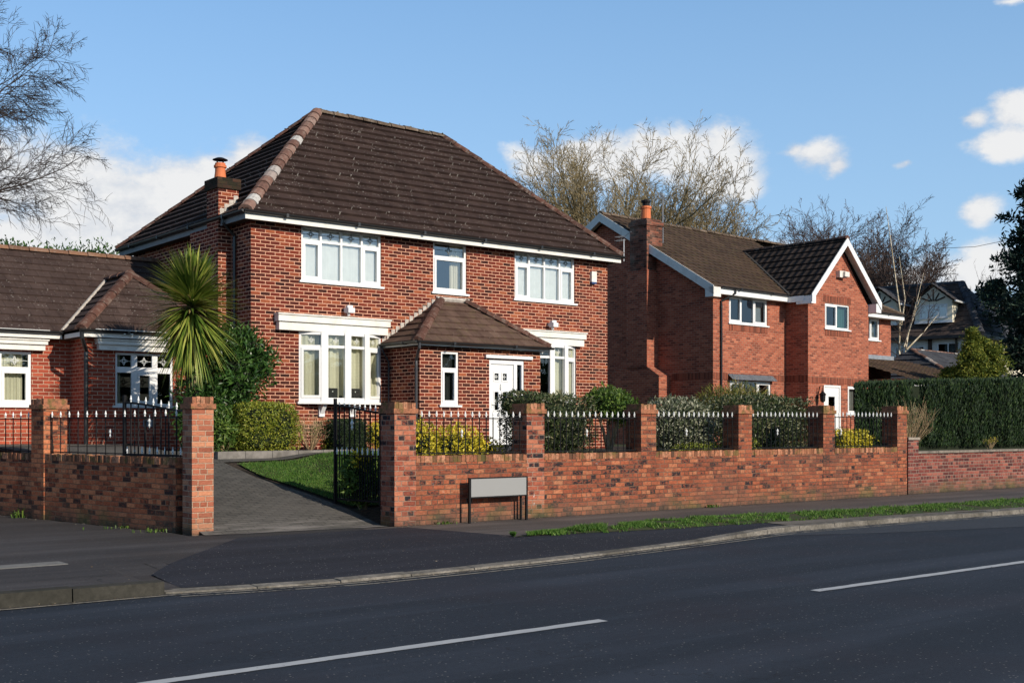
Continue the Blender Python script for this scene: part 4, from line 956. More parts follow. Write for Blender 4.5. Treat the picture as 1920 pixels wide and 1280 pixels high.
mb = MB(); mb.cut(); mb.box(2.2, HX0 - .02, e0 + .02, e0 + .045, 3.40, 3.49); mb.cut(); mb.box(HX0 + .02, HX1, hy0 + .02, hy0 + .045, 3.40, 3.49); mb.cut(); mb.box(HX0 + .02, HX0 + .045, hy0 + .046, e0, 3.40, 3.49); mb.build('fascia', M['whitepaint'], bg_)
mb = MB(); mb.cut(); mb.box(2.2, BX - .001, e0 + .046, YM - .001, 3.405, 3.415); mb.cut(); mb.box(BX, HX1, hy0 + .046, YP - .001, 3.405, 3.415); mb.cut(); mb.box(HX0 + .046, BX - .001, hy0 + .046, e0 + .04, 3.405, 3.416); mb.build('soffit', M['soffit'], bg_)
mb = MB(); mb.cut(); gutter(mb, (2.2, e0 - .03, 3.55), (HX0 - .02, e0 - .03, 3.55), .055); mb.cut(); gutter(mb, (HX0, hy0 - .03, 3.55), (HX1, hy0 - .03, 3.55), .055); mb.build('gutter', M['black'], bg_)
mb = MB(); mb.cut(); mb.rod((2.2, e0 - .09, 3.555), (HX0 - .3, e0 - .09, 3.555), .008, 4); mb.cut(); mb.rod((HX0 + .3, hy0 - .09, 3.555), (HX1, hy0 - .09, 3.555), .008, 4); mb.build('gutter_rim', M['silver'], bg_)
mb = MB(); mb.cut(); downpipe(mb, (HX0 + .05, hy0 + .0, 3.5), (BX - .03, YP - .05, 2), 1.16, .045); mb.build('downpipe', M['black'], bg_)
for x, yy in ((9.75, YP),): mb = MB(); mb.box(x, x + .22, yy - .03, yy - .001, 1.55, 1.70); mb.build('air_vent', M['lead'], bg_)

# ================================================================== second house
O2 = V(29.546, 26.296, 0); F2 = (O2, R_(3.67))
h2 = thing('brick_house', 'red brick house with front gable and outside chimney, right of the large house', 'house', frame=F2)
GX0, GX1, GY, gz = 4.06, 7.95, -.93, 5.97
mb = MB()
wall(mb, (0, 0, 0), U, GX0, .8, 6.0, [(.85, 3.0, 5.02, 5.93), (.90, 3.2, 2.05, 3.10)])
wall(mb, (GX0, 0, 0), (0, -1, 0), -GY, .8, 6.0)
wall(mb, (GX0, GY, 0), U, GX1 - GX0, .8, gz, [(5.10 - GX0, 6.66 - GX0, 5.02, 5.90), (5.04 - GX0, 6.14 - GX0, .95, 3.03), (6.56 - GX0, 7.32 - GX0, 2.02, 3.02)])
mb.face([(GX0, GY, gz), (GX1, GY, gz), ((GX0 + GX1) / 2, GY, 8.05)])
wall(mb, (GX1, GY, 0), (0, 1, 0), 2.5, .8, gz)
wall(mb, (GX1, .5, 0), U, 12.0 - GX1, .8, 5.85, [(9.9 - GX1, 11.15 - GX1, 4.95, 5.8)])
wall(mb, (12.0, .5, 0), (0, 1, 0), 6, .8, 5.85)
# gable end at the left
mb.face([(0, 9.5, .8), (0, 0, .8), (0, 0, 6.02), (0, 4.75, 8.92), (0, 9.5, 6.02)])
wall(mb, (12.0, 9.5, 0), (-1, 0, 0), 12, .8, 6.0)
mb.build('wall', M['brick3'], h2)
# soldier bands (3 mm proud)
mb = MB()
def band(x0, x1, y, z): mb.cut(); mb.face([(x0, y, z), (x1, y, z), (x1, y, z + .225), (x0, y, z + .225)], [(x0, 0.002), (x1, 0.002), (x1, .223), (x0, .223)])
band(.02, GX0 - .02, -.006, 3.12); band(GX0 + .02, GX1 - .02, GY - .006, 3.07); band(.85, 3.0, -.006, 4.76); band(5.1, 6.66, GY - .006, 4.76); band(5.0, 6.75, GY - .006, 5.93)
for y0, y1 in ((.02, 1.75), (4.75, 9.4)): mb.cut(); mb.face([(-.006, y1, 3.12), (-.006, y0, 3.12), (-.006, y0, 3.345), (-.006, y1, 3.345)], [(y1, .002), (y0, .002), (y0, .223), (y1, .223)])
mb.cut(); mb.face([(GX0 - .006, -.02, 3.12), (GX0 - .006, GY + .02, 3.12), (GX0 - .006, GY + .02, 3.345), (GX0 - .006, -.02, 3.345)], [(0, .002), (.9, .002), (.9, .223), (0, .223)])
mb.build('soldier_course', M['soldier'], h2)
# roofs
ez, ez2 = 6.12, 9.12; ov = .3
mb = MB(); gyr = -.93 - .32; GC = (GX0 + GX1) / 2; gh = 8.22; ge = 6.08; GE0, GE1 = GX0 - .25, GX1 + .32
slm = (ez2 - ez) / (4.75 + ov); ymeet = -ov + (gh - ez) / slm
roof(mb, [(-.35, -ov, ez), (GE0, -ov, ez), (GC, ymeet, gh), (GE1 + .0, -ov + .0, ez), (8.6, -ov, ez), (8.6, 4.75, ez2), (-.35, 4.75, ez2)], .3, .028)
roof(mb, [(12.2, 9.8, ez), (-.35, 9.8, ez), (-.35, 4.75, ez2), (12.2, 4.75, ez2)], .3, .028)
roof(mb, [(8.0, .1, 5.98), (12.3, .1, 5.98), (10.4, 3.0, 7.6), (8.0, 3.0, 7.6)], .3, .028); roof(mb, [(12.3, .1, 5.98), (12.3, 6, 5.98), (10.4, 3.0, 7.6)], .3, .028)
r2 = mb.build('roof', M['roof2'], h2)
mb = MB(); roof(mb, [(GE0, -ov + .02, ge), (GE0, gyr, ge), (GC, gyr, gh), (GC, ymeet + .05, gh)], .36, .04); roof(mb, [(GE1, gyr, ge), (GE1, -ov + .02, ge), (GC, ymeet + .05, gh), (GC, gyr, gh)], .36, .04); mb.build('gable_roof', M['roof2b'], h2)
mb = MB(); mb.cut(); ridge(mb, (-.35, 4.75, ez2 + .02), (12.0, 4.75, ez2 + .02), .12, .45, jitter=.01); mb.cut(); ridge(mb, (12.3, .1, 6.0), (10.4, 3.0, 7.62), .1, .45); mb.build('ridge_tiles', M['hipdull'], r2)
mb = MB(); mb.cut(); ridge(mb, (GC, gyr + .3, gh + .02), (GC, ymeet, gh + .02), .11, .45); mb.build('ridge_tiles', ridge_mat('dark_ridge', [(0, (.03, .02, .018)), (1, (.05, .035, .03))]), r2)
mb = MB(); ridge(mb, (GC, gyr - .02, gh + .03), (GC, gyr + .3, gh + .03), .13, .4); mb.build('ridge_end_tile', M['hipbrown'], r2)
mb = MB(); mb.tube([(GE0 + .0, -ov - .02, ez + .03), (GC, ymeet, gh + .02)], .05, 5); mb.build('valley', M['soffit'], r2)
# barge boards
def barge(name, p0, p1, hgt_, nrm, mat, th=.03, foot=None):
    p0, p1 = V(p0), V(p1); n_ = V(nrm); mb = MB(); d = UP * -hgt_
    P = [p0, p1, p1 + d, p0 + d]; Q = [p + n_ * th for p in P]; mb.mesh(P + Q, [(0, 1, 2, 3), (7, 6, 5, 4), (0, 4, 5, 1), (1, 5, 6, 2), (2, 6, 7, 3), (3, 7, 4, 0)])
    return mb.build(name, mat, h2)
barge('barge_board', (-.36, -ov - .02, ez + .02), (-.36, 4.75, ez2 + .02), .30, (-1, 0, 0), M['whitepaint']); barge('barge_board', (-.36, 9.8, ez + .02), (-.36, 4.7502, ez2 + .02), .30, (-1, 0, 0), M['whitepaint'])
mb = MB(); mb.cut(); mb.box(-.39, 0, -ov - .02, -ov + .32, 5.78, 6.1); mb.cut(); mb.box(-.39, 0, 9.5, 9.8, 5.78, 6.1); mb.build('box_end', M['whitepaint'], h2)
barge('barge_board', (GE0 - .02, gyr, ge + .02), (GC, gyr, gh + .02), .27, (0, -1, 0), M['white']); barge('barge_board', (GE1 + .02, gyr, ge + .02), (GC + .0002, gyr, gh + .02), .27, (0, -1, 0), M['white'])
mb = MB(); mb.cut(); mb.box(GE0 - .02, GX0 - .002, gyr + .001, GY + .3, 5.78, 6.04); mb.cut(); mb.box(GX1 + .002, GE1 + .02, gyr + .001, GY + .3, 5.72, 6.04); mb.build('box_end', M['white'], h2)
mb = MB()   # soffits under the front gable verge
for xx, s in ((GE0, 1), (GE1, -1)): mb.cut(); mb.face([(xx, gyr + .01, ge - .05), (xx, GY, ge - .05), (GC, GY, gh - .05), (GC, gyr + .01, gh - .05)])
mb.cut(); mb.face([(-.33, -ov + .02, ez - .12), (0, -ov + .02, ez - .12), (0, 4.75, ez2 - .12), (-.33, 4.75, ez2 - .12)]); mb.cut(); mb.face([(-.33, 9.8, ez - .12), (0, 9.8, ez - .12), (0, 4.75, ez2 - .12), (-.33, 4.75, ez2 - .12)])
mb.build('soffit', M['greywhite'], h2)
mb = MB(); mb.cut(); mb.box(0.001, GE0 - .03, -ov, -ov + .025, 5.89, 6.08); mb.cut(); mb.box(GE0 - .04, GE0 - .02, gyr + .3, -ov, 5.86, 6.06); mb.cut(); mb.box(GE1 + .04, 12.3, .08, .105, 5.78, 5.97); mb.build('fascia', M['white'], h2)
mb = MB(); mb.cut(); mb.box(0.001, GX0, -ov + .026, -.001, 5.90, 5.915); mb.cut(); mb.box(GX1 + .3, 12.28, .106, .499, 5.79, 5.80); mb.build('soffit', M['greywhite'], h2)
mb = MB(); mb.cut(); gutter(mb, (0, -ov - .06, 6.13), (GE0 + .1, -ov - .06, 6.13)); mb.cut(); gutter(mb, (GE1 + .04, .03, 5.99), (12.35, .03, 5.99)); mb.build('gutter', M['black'], h2)
mb = MB(); mb.cut(); downpipe(mb, (.75, -ov - .05, 6.08), (.38, -.05, 3), .9, .035); mb.cut(); downpipe(mb, (GE1 + .25, .0, 5.7), (GX1 + .05, GY + .1, 3), .9, .035); mb.build('downpipe', M['black'], h2)
# outside chimney
CYa, CYb = 2.38, 3.30
mb = MB(); mb.box(-.55, -.001, CYa, CYb, 3.5, 8.5 - 1.6); mb.box(-.55, -.001, 1.85, 4.7, .8, 3.28)
P = [(-.55, 1.85, 3.28), (-.55, 4.7, 3.28), (-.55, CYb, 3.6), (-.55, CYa, 3.6), (0, 1.85, 3.28), (0, 4.7, 3.28), (0, CYb, 3.6), (0, CYa, 3.6)]
mb.mesh(P, [(0, 3, 2, 1), (0, 4, 7, 3), (1, 2, 6, 5)]); mb.build('chimney_breast', M['brick3'], h2)
mb = MB(); mb.box(-.5, .3, CYa + .05, CYb - .1, 6.901, 8.42); mb.box(-.54, .34, CYa + .01, CYb - .06, 8.42, 8.58); mb.box(-.48, .28, CYa + .08, CYb - .13, 8.58, 8.66)
c2 = mb.build('chimney', brick_mat('chimney_brick', .225, .075, .011, [(0, (.05, .025, .02)), (.5, (.16, .06, .04)), (1, (.28, .10, .065))], (.26, .16, .12), uneven=.5, big=.5, stain=((.45, .36, .28), .35)), h2)
mb = MB(); mb.lathe((-.12, 2.80, 8.66), [(.19, 0), (.17, .05), (.16, .38), (.19, .40), (.19, .47), (.16, .48)], 14); mb.build('chimney_pot', M['terracotta'], c2)
mb = MB(); mb.lathe((-.12, 2.80, 9.14), [(.12, 0), (.12, .12), (.17, .13), (.17, .2), (.05, .24)], 12); mb.build('cowl', M['iron'], c2)
mb = MB(); mb.box(-.02, .6, CYa - .07, CYa - .001, 7.52, 7.64); mb.mesh([(-.02, CYa - .07, 7.5), (.75, CYa - .25, 7.5), (.75, CYa + .1, 7.72), (-.02, CYa, 7.7)], [(0, 1, 2, 3)]); mb.build('flashing', M['mortarfillet'], c2)
mb = MB(); mb.rod((.42, 2.5, 7.9), (.42, 2.5, 9.55), .015, 5); mb.rod((.1, 2.3, 9.5), (.8, 2.8, 9.54), .01, 4)
for k in range(7): x = .12 + .1 * k; mb.rod((x, 2.2 + .07 * k, 9.43), (x + .02, 2.45 + .07 * k, 9.60), .007, 4)
mb.build('aerial', M['aerial'], c2)
# windows and doors
window(h2, (.85, 0), U, 5.02, 5.93, [(.70, True), (.70, False), (.75, True)], None, .03, .05, 'glass', False, room='dark', curtain=[(.70, .97)], curt_mat='greycurtain')
window(h2, (5.10, GY), U, 5.02, 5.90, [(.78, True), (.78, False)], None, .03, .05, 'glass', False, room='dark', curtain=[(.6, .97)], curt_mat='tealcurtain')
window(h2, (9.9, .5), U, 4.95, 5.8, [(.6, False), (.65, True)], None, .03, .05, 'glass', False, room='dark', curtain=[(.6, .97)], curt_mat='greycurtain')
window(h2, (.9, 0), U, 2.05, 3.10, [(.75, True), (.8, False), (.75, True)], None, .03, .05, 'glass', False, room='dark', mull=.07)
window(h2, (6.56, GY), U, 2.02, 3.02, [(.76, True)], None, .03, .05, 'glass', False, room='dark', name='side_window', curtain=[(.1, .9)], curt_mat='greycurtain')
mb = MB(); mb.mesh([(.78, -.001, 3.32), (3.3, -.001, 3.32), (3.3, -.22, 3.12), (.78, -.22, 3.12)], [(0, 1, 2, 3), (3, 2, 1, 0)]); mb.build('window_canopy', M['lead'], h2)
o = V(5.04, GY, 0); mb = MB(); n = V(0, -1, 0)
mb.obox(o, U, n, 0, .08, -.1, -.02, .95, 3.03); mb.obox(o, U, n, 1.02, 1.1, -.1, -.02, .95, 3.03); mb.obox(o, U, n, .08, 1.02, -.1, -.02, 2.95, 3.03)
fr = mb.build('door_frame', M['white'], h2)
mb = MB(); wall(mb, o - n * .05, U, 1.02, .95, 2.95, [(.36, .76, 2.05, 2.62)], .02)
mb.obox(o - n * .05, U, n, .34, .78, .001, .015, 2.0, 2.05); mb.box(.001 + o.x + .081, o.x + .3, GY + .04, GY + .049, 1.0, 1.02); dd2 = mb.build('front_door', M['white'], h2)
mb = MB(); mb.face([(o.x + .36, GY + .068, 2.05), (o.x + .76, GY + .068, 2.05), (o.x + .76, GY + .068, 2.62), (o.x + .36, GY + .068, 2.62)]); mb.build('pane', M['glassobsc'], dd2)
mb = MB(); mb.lathe((4.62, GY - .22, 2.4), [(.03, 0), (.09, .05), (.1, .25), (.13, .27), (.05, .36), (.01, .4)], 8); mb.tube([(4.62, GY - .001, 2.5), (4.62, GY - .1, 2.95), (4.62, GY - .24, 2.98), (4.62, GY - .22, 2.78)], .02, 6); mb.build('wall_lantern', M['iron'], h2)
mb = MB(); mb.obox(V(6.02, GY, 0), U, n, -.22, .22, 0.001, .16, 6.85, 7.08); mb.obox(V(6.1, GY, 0), U, n, -.12, .16, .16, .26, 6.88, 7.05); mb.build('floodlight', M['greywhite'], h2)
# low side roof (garage) at the right
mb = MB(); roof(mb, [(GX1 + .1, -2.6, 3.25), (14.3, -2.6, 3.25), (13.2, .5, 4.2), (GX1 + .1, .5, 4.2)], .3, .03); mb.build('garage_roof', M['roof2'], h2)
mb = MB(); mb.cut(); mb.box(GX1 + .2, 14.2, -2.6, -2.57, 3.02, 3.2); mb.build('fascia', M['white'], h2)
mb = MB(); wall(mb, (GX1 + .3, -2.3, 0), U, 5.6, .8, 3.2); wall(mb, (GX1 + .3, .5, 0), (0, -1, 0), 2.8, .8, 3.3); mb.build('garage_wall', M['brick3'], h2)
mb = MB(); mb.box(GX1 + .1, 12.1, .42, .49, 4.2, 4.36); mb.build('flashing', M['lead'], h2)

# ================================================================== third house (far right, mock tudor)
F3 = (V(55.8, 32.2, 0), R_(14)); h3 = thing('mock_tudor_house', 'distant pale house with grey tiled roof and timbered dormers at the far right', 'house', frame=F3)
U3 = V(0, -1, 0)
mb = MB(); wall(mb, (0, 11, 0), U3, 11, .8, 6.3, [(11 - 1.9, 11 - .8, 4.6, 5.85), (11 - 4.1, 11 - 2.55, 4.8, 5.75)]); mb.build('wall', M['greywhite'], h3)
mb = MB(); wall(mb, (0, 0, 0), U, 14, .8, 6.3); mb.build('side_wall', M['cream'], h3)
mb = MB(); roof(mb, [(-.4, 11, 6.2), (-.4, -.4, 6.2), (2.0, 1.26, 9.1), (2.0, 11, 9.1)], .33, .03); mb.build('roof', plain('brown_slope_tiles', (.06, .04, .035), .9, .3, 4), h3) if False else None
r3 = mb.build('roof', roof_mat('brown_slope_tiles', (.045, .033, .03), (.085, .062, .054), .33, .34, lichen=.1), h3)
mb = MB(); roof(mb, [(-.4, -.4, 6.2), (14, -.4, 6.2), (14, .75, 8.2), (4.8, .7, 8.1), (2.0, 1.26, 9.1)], .33, .03); mb.build('side_roof', M['roof3'], h3)
mb = MB(); mb.cut(); ridge(mb, (-.4, -.4, 6.25), (2.0, 1.26, 9.15), .2, .45); mb.cut(); mb.tube([(2.0, 1.26, 9.12), (2.0, 11, 9.12)], .1, 6); mb.build('hip_tiles', M['roof3'], r3)
for y in (1.1, 3.9):
    mb = MB(); wall(mb, (-.1, y + 1.9, 0), U3, 1.9, 6.9, 8.0, [(.25, 1.65, 7.15, 7.85)]); mb.face([(-.1, y + 1.9, 8.0), (-.1, y, 8.0), (-.1, y + .95, 8.75)]); mb.face([(-.1, y, 6.9), (1.6, y, 6.9), (1.6, y, 8.0), (-.1, y, 8.0)]); mb.face([(-.1, y + 1.9, 6.9), (1.6, y + 1.9, 6.9), (1.6, y + 1.9, 8.0), (-.1, y + 1.9, 8.0)])
    dm = mb.build('dormer', M['cream'], h3)
    mb = MB(); roof(mb, [(-.45, y - .25, 7.95), (2.2, y - .25, 7.95), (2.2, y + .95, 8.9), (-.45, y + .95, 8.9)], .3, .03); roof(mb, [(2.2, y + 2.15, 7.95), (-.45, y + 2.15, 7.95), (-.45, y + .95, 8.9), (2.2, y + .95, 8.9)], .3, .03); mb.build('dormer_roof', M['roof3'], dm)
    mb = MB()
    for a in (-.6, -.3, 0, .3, .6): mb.rod((-.14, y + .95 + a * .25, 8.02), (-.14, y + .95 + a, 8.62 - abs(a) * .7), .035, 4)
    mb.rod((-.16, y - .2, 7.97), (-.16, y + .95, 8.85), .06, 4); mb.rod((-.16, y + 2.1, 7.97), (-.16, y + .95, 8.85), .06, 4); mb.build('timber', M['timber'], dm)
    mb = MB(); mb.box(-.14, -.11, y - .02, y + 1.92, 6.88, 7.02); mb.build('dormer_sill', M['white'], dm)
    fr = window(h3, (-.1, y + 1.65), U3, 7.15, 7.85, [(.46, False), (.48, False), (.46, False)], None, .0, .03, 'glassupper', False, room='dark', curtain=[(.02, .98)], curt_mat='net', depth=.5)
    mb = MB(); mb.rod((-.5, y - .28, 7.93), (2.0, y - .28, 7.93), .05, 5); mb.build('white_gutter', M['white'], dm)
window(h3, (0, 1.9), U3, 4.6, 5.85, [(.55, False), (.55, False)], None, .02, .06, 'glass', False, room='dark', curtain=[(.3, .9)], curt_mat='greycurtain')
window(h3, (0, 4.1), U3, 4.8, 5.75, [(.5, False), (.55, False), (.5, False)], None, .02, .06, 'glass', False, room='dark', curtain=[(.1, .9)], curt_mat='greycurtain')
mb = MB(); mb.box(-.06, -.005, 2.15, 2.35, 1, 6.2); mb.box(-.05, -.005, .0, .2, 1, 6.2); mb.rod((-.1, .9, 1), (-.1, .9, 6.1), .06, 6); mb.build('timber_post', M['timber'], h3)
mb = MB(); mb.box(-.45, -.38, -.45, 11, 6.05, 6.22); mb.box(-.38, 14, -.47, -.40, 6.05, 6.22); mb.build('gutter', M['black'], h3)
# low tiled outbuildings between
for (nm, lab, o_, rot, L, D_, z0, z1, mt) in (('outbuilding', 'low building with dark grey tiled roof behind the golden conifer', V(46.5, 27.5, 0), 8, 7.5, 2.6, 3.55, 5.0, 'roof3'), ('outbuilding', 'small brown tiled roof building beside the pale birch behind the garage', V(44.5, 32.2, 0), 5, 6.0, 2.4, 3.0, 4.35, 'roof2')):
    ob = thing(nm, lab, 'outbuilding', frame=(o_, R_(rot))); mb = MB(); roof(mb, [(-.2, -.2, z0), (L, -.2, z0), (L, D_, z1), (.9, D_, z1)], .3, .05); roof(mb, [(-.2, 2 * D_, z0), (-.2, -.2, z0), (.9, D_, z1)], .3, .05); mb.build('roof', M[mt], ob)
    mb = MB(); wall(mb, (0, 0, 0), U, L - .2, .8, z0); wall(mb, (0, 2 * D_, 0), U3, 2 * D_, .8, z0); mb.build('wall', M['brick3'], ob)
    mb = MB(); ridge(mb, (-.2, -.2, z0), (.9, D_, z1), .1, .35, jitter=.02); ridge(mb, (.9, D_, z1), (L, D_, z1), .1, .4); mb.build('ridge_tiles', M['hip'], ob)

# ================================================================== garden walls
YW = 15.5
PIL = [(10.10, 10.50), (12.75, 13.14), (15.46, 15.85), (18.16, 18.56), (20.87, 21.26), (23.58, 23.96)]
def pillar(parent, mat, x0, x1, y0, y1, zt, o=V(0, 0, 0), u=V(1, 0, 0), seed=0, n=None):
    n = n or V(-u.y, u.x, 0)
    mb = MB(); mb.obox(o, u, n, x0, x1, y0, y1, -.05, zt - .17); p = mb.build('pillar', mat, parent)
    mb = MB(); mb.obox(o, u, n, x0 - .028, x1 + .028, y0 - .028, y1 + .028, zt - .17, zt - .095)
    rr = random.Random(seed); k = x0
    w_ = (x1 - x0) / 5
    for i in range(5):
        j = rr.uniform(-.006, .01); mb.obox(o, u, n, x0 + w_ * i + .004, x0 + w_ * (i + 1) - .004, y0 + .0 + rr.uniform(-.006, .006), y1 + rr.uniform(-.006, .006), zt - .095, zt + j)
    mb.build('cap', M['capbrick'], p); return p
m_, t = newmat('cap_bricks'); c = t.ramp(t.island(), [(0, (.09, .05, .035)), (.3, (.28, .11, .06)), (.7, (.42, .17, .095)), (1, (.52, .25, .15))])
nz = t.noise(t.pos(), 18, 5, .7); c = t.mix(t.rng(nz, .45, .62, 0, .7), c, (.07, .055, .035)); c = t.mix(t.rng(t.noise(t.pos(), 5, 4), .52, .62, 0, .6), c, (.10, .10, .03)); t.out(c, .9, t.bump(nz, .02, 1), .1); M['capbrick'] = m_
gw = thing('garden_wall', 'long orange brick front wall with six capped pillars along the footpath', 'wall', (PIL[0][0], YW, 0))
mb = MB(); mc = MB()
for (a, b), (c, d) in zip(PIL, PIL[1:]):
    mb.box(b, c, YW, YW + .22, -.05, .985); mc.box(b, c, YW - .006, YW + .225, .985, 1.095)
mb.build('wall', M['brickwall'], gw)
# top course: individually laid bricks on edge
mc = MB(); rr = random.Random(8)
for (a, b), (c, d) in zip(PIL, PIL[1:]):
    n_ = int((c - b) / .0785); w_ = (c - b) / n_
    for i in range(n_): mc.box(b + w_ * i + .003, b + w_ * (i + 1) - .003, YW - .004 + rr.uniform(-.007, .004), YW + .225, .986, 1.095 + rr.uniform(-.008, .006))
mc.build('coping', M['capbrick'], gw)
mb = MB()
for (a, b), (c, d) in zip(PIL, PIL[1:]): mb.box(b, c, YW + .01, YW + .215, .986, 1.083)
mb.build('coping_mortar', plain('coping_mortar', (.2, .14, .1), .95, .3, 20), gw)
for i, (a, b) in enumerate(PIL): pillar(gw, M['brickpier'] if i < 2 else M['brickwall'], a, b, YW - .003, YW + .395, 1.93 + .017 * i, seed=i)
# old low wall to the right
ow = thing('garden_wall', 'lower old dark red brick wall with flat stone coping, right of the pillared wall', 'wall', (24.0, YW, 0))
mb = MB(); mb.box(24.48, 60, YW + .12, YW + .36, -.05, .93); mb.build('wall', M['brickold'], ow)
mb = MB(); mb.box(24.06, 24.475, YW + .03, YW + .43, -.05, 1.25); pp = mb.build('pillar', M['brickold'], ow)
mb = MB(); mb.box(24.03, 24.50, YW + .0, YW + .46, 1.252, 1.31); mb.build('cap', plain('stone_cap', (.26, .22, .18), .9, .3, 8), pp)
mb = MB(); x = 24.49
while x < 60: mb.box(x, x + .9, YW + .08, YW + .4, .932 + random.uniform(0, .004), .985 + random.uniform(-.003, .004)); x += .912
mb.build('coping', plain('stone_coping', (.2, .17, .14), .9, .3, 8, dirt=(.05, .045, .035)), ow)
# left wall runs back from the drive
lw = thing('garden_wall', 'orange and dark brick garden wall with two pillars, left of the block driveway', 'wall', (WA.x, WA.y, 0))
dL = (WB - WA).normalized(); nL = V(-dL.y, dL.x, 0)     # nL points to the street side (camera side)
if nL.x > 0: nL = -nL
LEN = (WB - WA).length
s0, s1 = 4.02, 4.44
mb = MB(); mb.obox(WA, dL, nL, .18, s0, -.22, 0, -.05, .99); mb.obox(WA, dL, nL, s1, 9.5, -.22, 0, -.05, .99); mb.build('wall', M['brickleft'], lw)
mb = MB(); rr = random.Random(18)
for a, b in ((.18, s0), (s1, 9.5)):
    n_ = int((b - a) / .0785); w_ = (b - a) / n_
    for i in range(n_): mb.obox(WA, dL, nL, a + w_ * i + .003, a + w_ * (i + 1) - .003, -.225, .004 + rr.uniform(-.007, .006), .992, 1.10 + rr.uniform(-.01, .008))
mb.build('coping', M['capbrick'], lw)
pillar(lw, M['brickpier2'], 7.09, 7.42, 16.17, 16.50, 1.98, seed=41)
pillar(lw, M['brickleft'], s0, s1, -.40, .02, 2.02, o=WA, u=dL, n=nL, seed=42)
# low second strip of darker brick at the foot: weeds in the joint
def tuft(name, lab, x, y, z, n_, h, mat, spread=.12, seed=1, cat='weed'):
    rr = random.Random(seed); mb = MB()
    for i in range(n_):
        a = rr.uniform(0, 2 * PI); l = h * rr.uniform(.5, 1.1); ln = rr.uniform(.2, .9); px, py = x + rr.gauss(0, spread * .4), y + rr.gauss(0, spread * .2); w_ = .01 * rr.uniform(.6, 1.4)
        e = V(px + math.cos(a) * l * ln, py + math.sin(a) * l * ln, z + l * (1 - ln * .5)); mid = V(px + math.cos(a) * l * ln * .4, py + math.sin(a) * l * ln * .4, z + l * .6); p = V(px, py, z); sd = V(-math.sin(a), math.cos(a), 0) * w_
        mb.face([p - sd * .5, p + sd * .5, mid + sd, mid - sd]); mb.face([mid - sd, mid + sd, e])
    return tag(mb.build(name, mat, uvs=False), lab, cat)
P0 = WA + dL * 4.75 + nL * .06; tuft('weed', 'small bright green weed growing at the foot of the left brick wall', P0.x, P0.y, 0, 40, .2, M['leafmid'], .2, 3)
P0 = WA + dL * .55 + nL * .05; tuft('weed', 'low dark weed at the wall foot beside the driveway pillar', P0.x, P0.y, 0, 60, .08, M['leafmid'], .35, 4)
P0 = WA + dL * 1.5 + nL * .05; tuft('weed', 'thin patch of weeds at the middle of the left wall foot', P0.x, P0.y, 0, 40, .06, M['leafmid'], .4, 5)
tuft('weed', 'tiny weed at the front wall foot just left of the sign', 11.05, YW - .04, 0, 50, .07, M['leafmid'], .3, 6)
tuft('weed', 'tiny weed at the front wall foot in the middle of the long wall', 17.3, YW - .04, 0, 50, .09, M['leafmid'], .3, 7)

# ================================================================== railings
def finial(mb, p, h=.10, r=.019):
    mb.lathe(p, [(.008, 0), (r * .7, .008), (r * .6, .02), (.008, .028), (r * 1.05, .042), (r * .8, .058), (.004, h)], 6)
def fleur(mb, p, d, h=.1):
    finial(mb, p, h, .018)
    for s in (-1, 1): mb.rod(p + UP * .02, p + d * (s * .024) + UP * .038, .007, 4, .004)
def railing(label, o, d, L, z0, z1, sp=.137, slope=0.0, panel=None, first=.05):
    o = V(o); d = V(d).normalized(); r = thing('railing', label, 'railing', (o.x, o.y, z0), 'iron railings along the brick walls'); n = V(-d.y, d.x, 0)
    mb = MB(); mb.obox(o, d, n, 0, L, -.006, .006, z0 - .006, z0 + .012); mb.build('bottom_rail', M['iron'], r)
    mb = MB(); mb.obox(o, d, n, 0, L, -.006, .006, z1 - .009, z1 + .009); mb.build('top_rail', M['iron'], r)
    k = max(2, int((L - 2 * first) / sp) + 1); sp = (L - 2 * first) / (k - 1)
    for i in range(k):
        p = o + d * (first + sp * i); mb = MB(); mb.rod(p + UP * (z0 - .02), p + UP * (z1 + .02), .0095, 5); b = mb.build('bar', M['iron'], r)
        mb = MB(); fleur(mb, p + UP * (z1 + .018), d); mb.build('finial', M['silver'], b)
    if panel is not None:
        a = first + sp * panel; mb = MB(); mb.rod(o + d * a + UP * (z0 + .42), o + d * (a + sp) + UP * (z0 + .42), .006, 4); mb.rod(o + d * a + UP * (z0 + .22), o + d * (a + sp) + UP * (z0 + .22), .006, 4); q = mb.build('ornament_bars', M['iron'], r)
        c = o + d * (a + sp / 2); mb = MB(); mb.lathe(c + UP * (z0 + .25), [(.004, 0), (.018, .03), (.008, .06), (.024, .09), (.004, .14)], 6); mb.build('ornament', M['silver'], q)
    return r
labs = ['first front wall railing, before the yellow shrub and white front door', 'second front wall railing, before the dense bronze leaved bush', 'third front wall railing, before the pale variegated bush', 'fourth front wall railing, before the dark clipped hedge', 'last front wall railing, before the small yellow flowered shrub']
for i, ((a, b), (c, d)) in enumerate(zip(PIL, PIL[1:])):
    railing('black spear topped ' + labs[i], (b, YW + .12, 0), U, c - b, 1.125, 1.69 + .017 * i, panel=[6, 7, 6, 6, 2][i])
pA = WA + dL * .25 - nL * .1; railing('black spear topped railing on the left wall between its two pillars', pA, dL, s0 - .25, 1.13, 1.69, sp=.262, panel=6, first=.06)
pA = WA + dL * s1 - nL * .1; railing('black spear topped railing at the far left edge beyond the mossy pillar', pA, dL, 4.8, 1.13, 1.69, sp=.262)
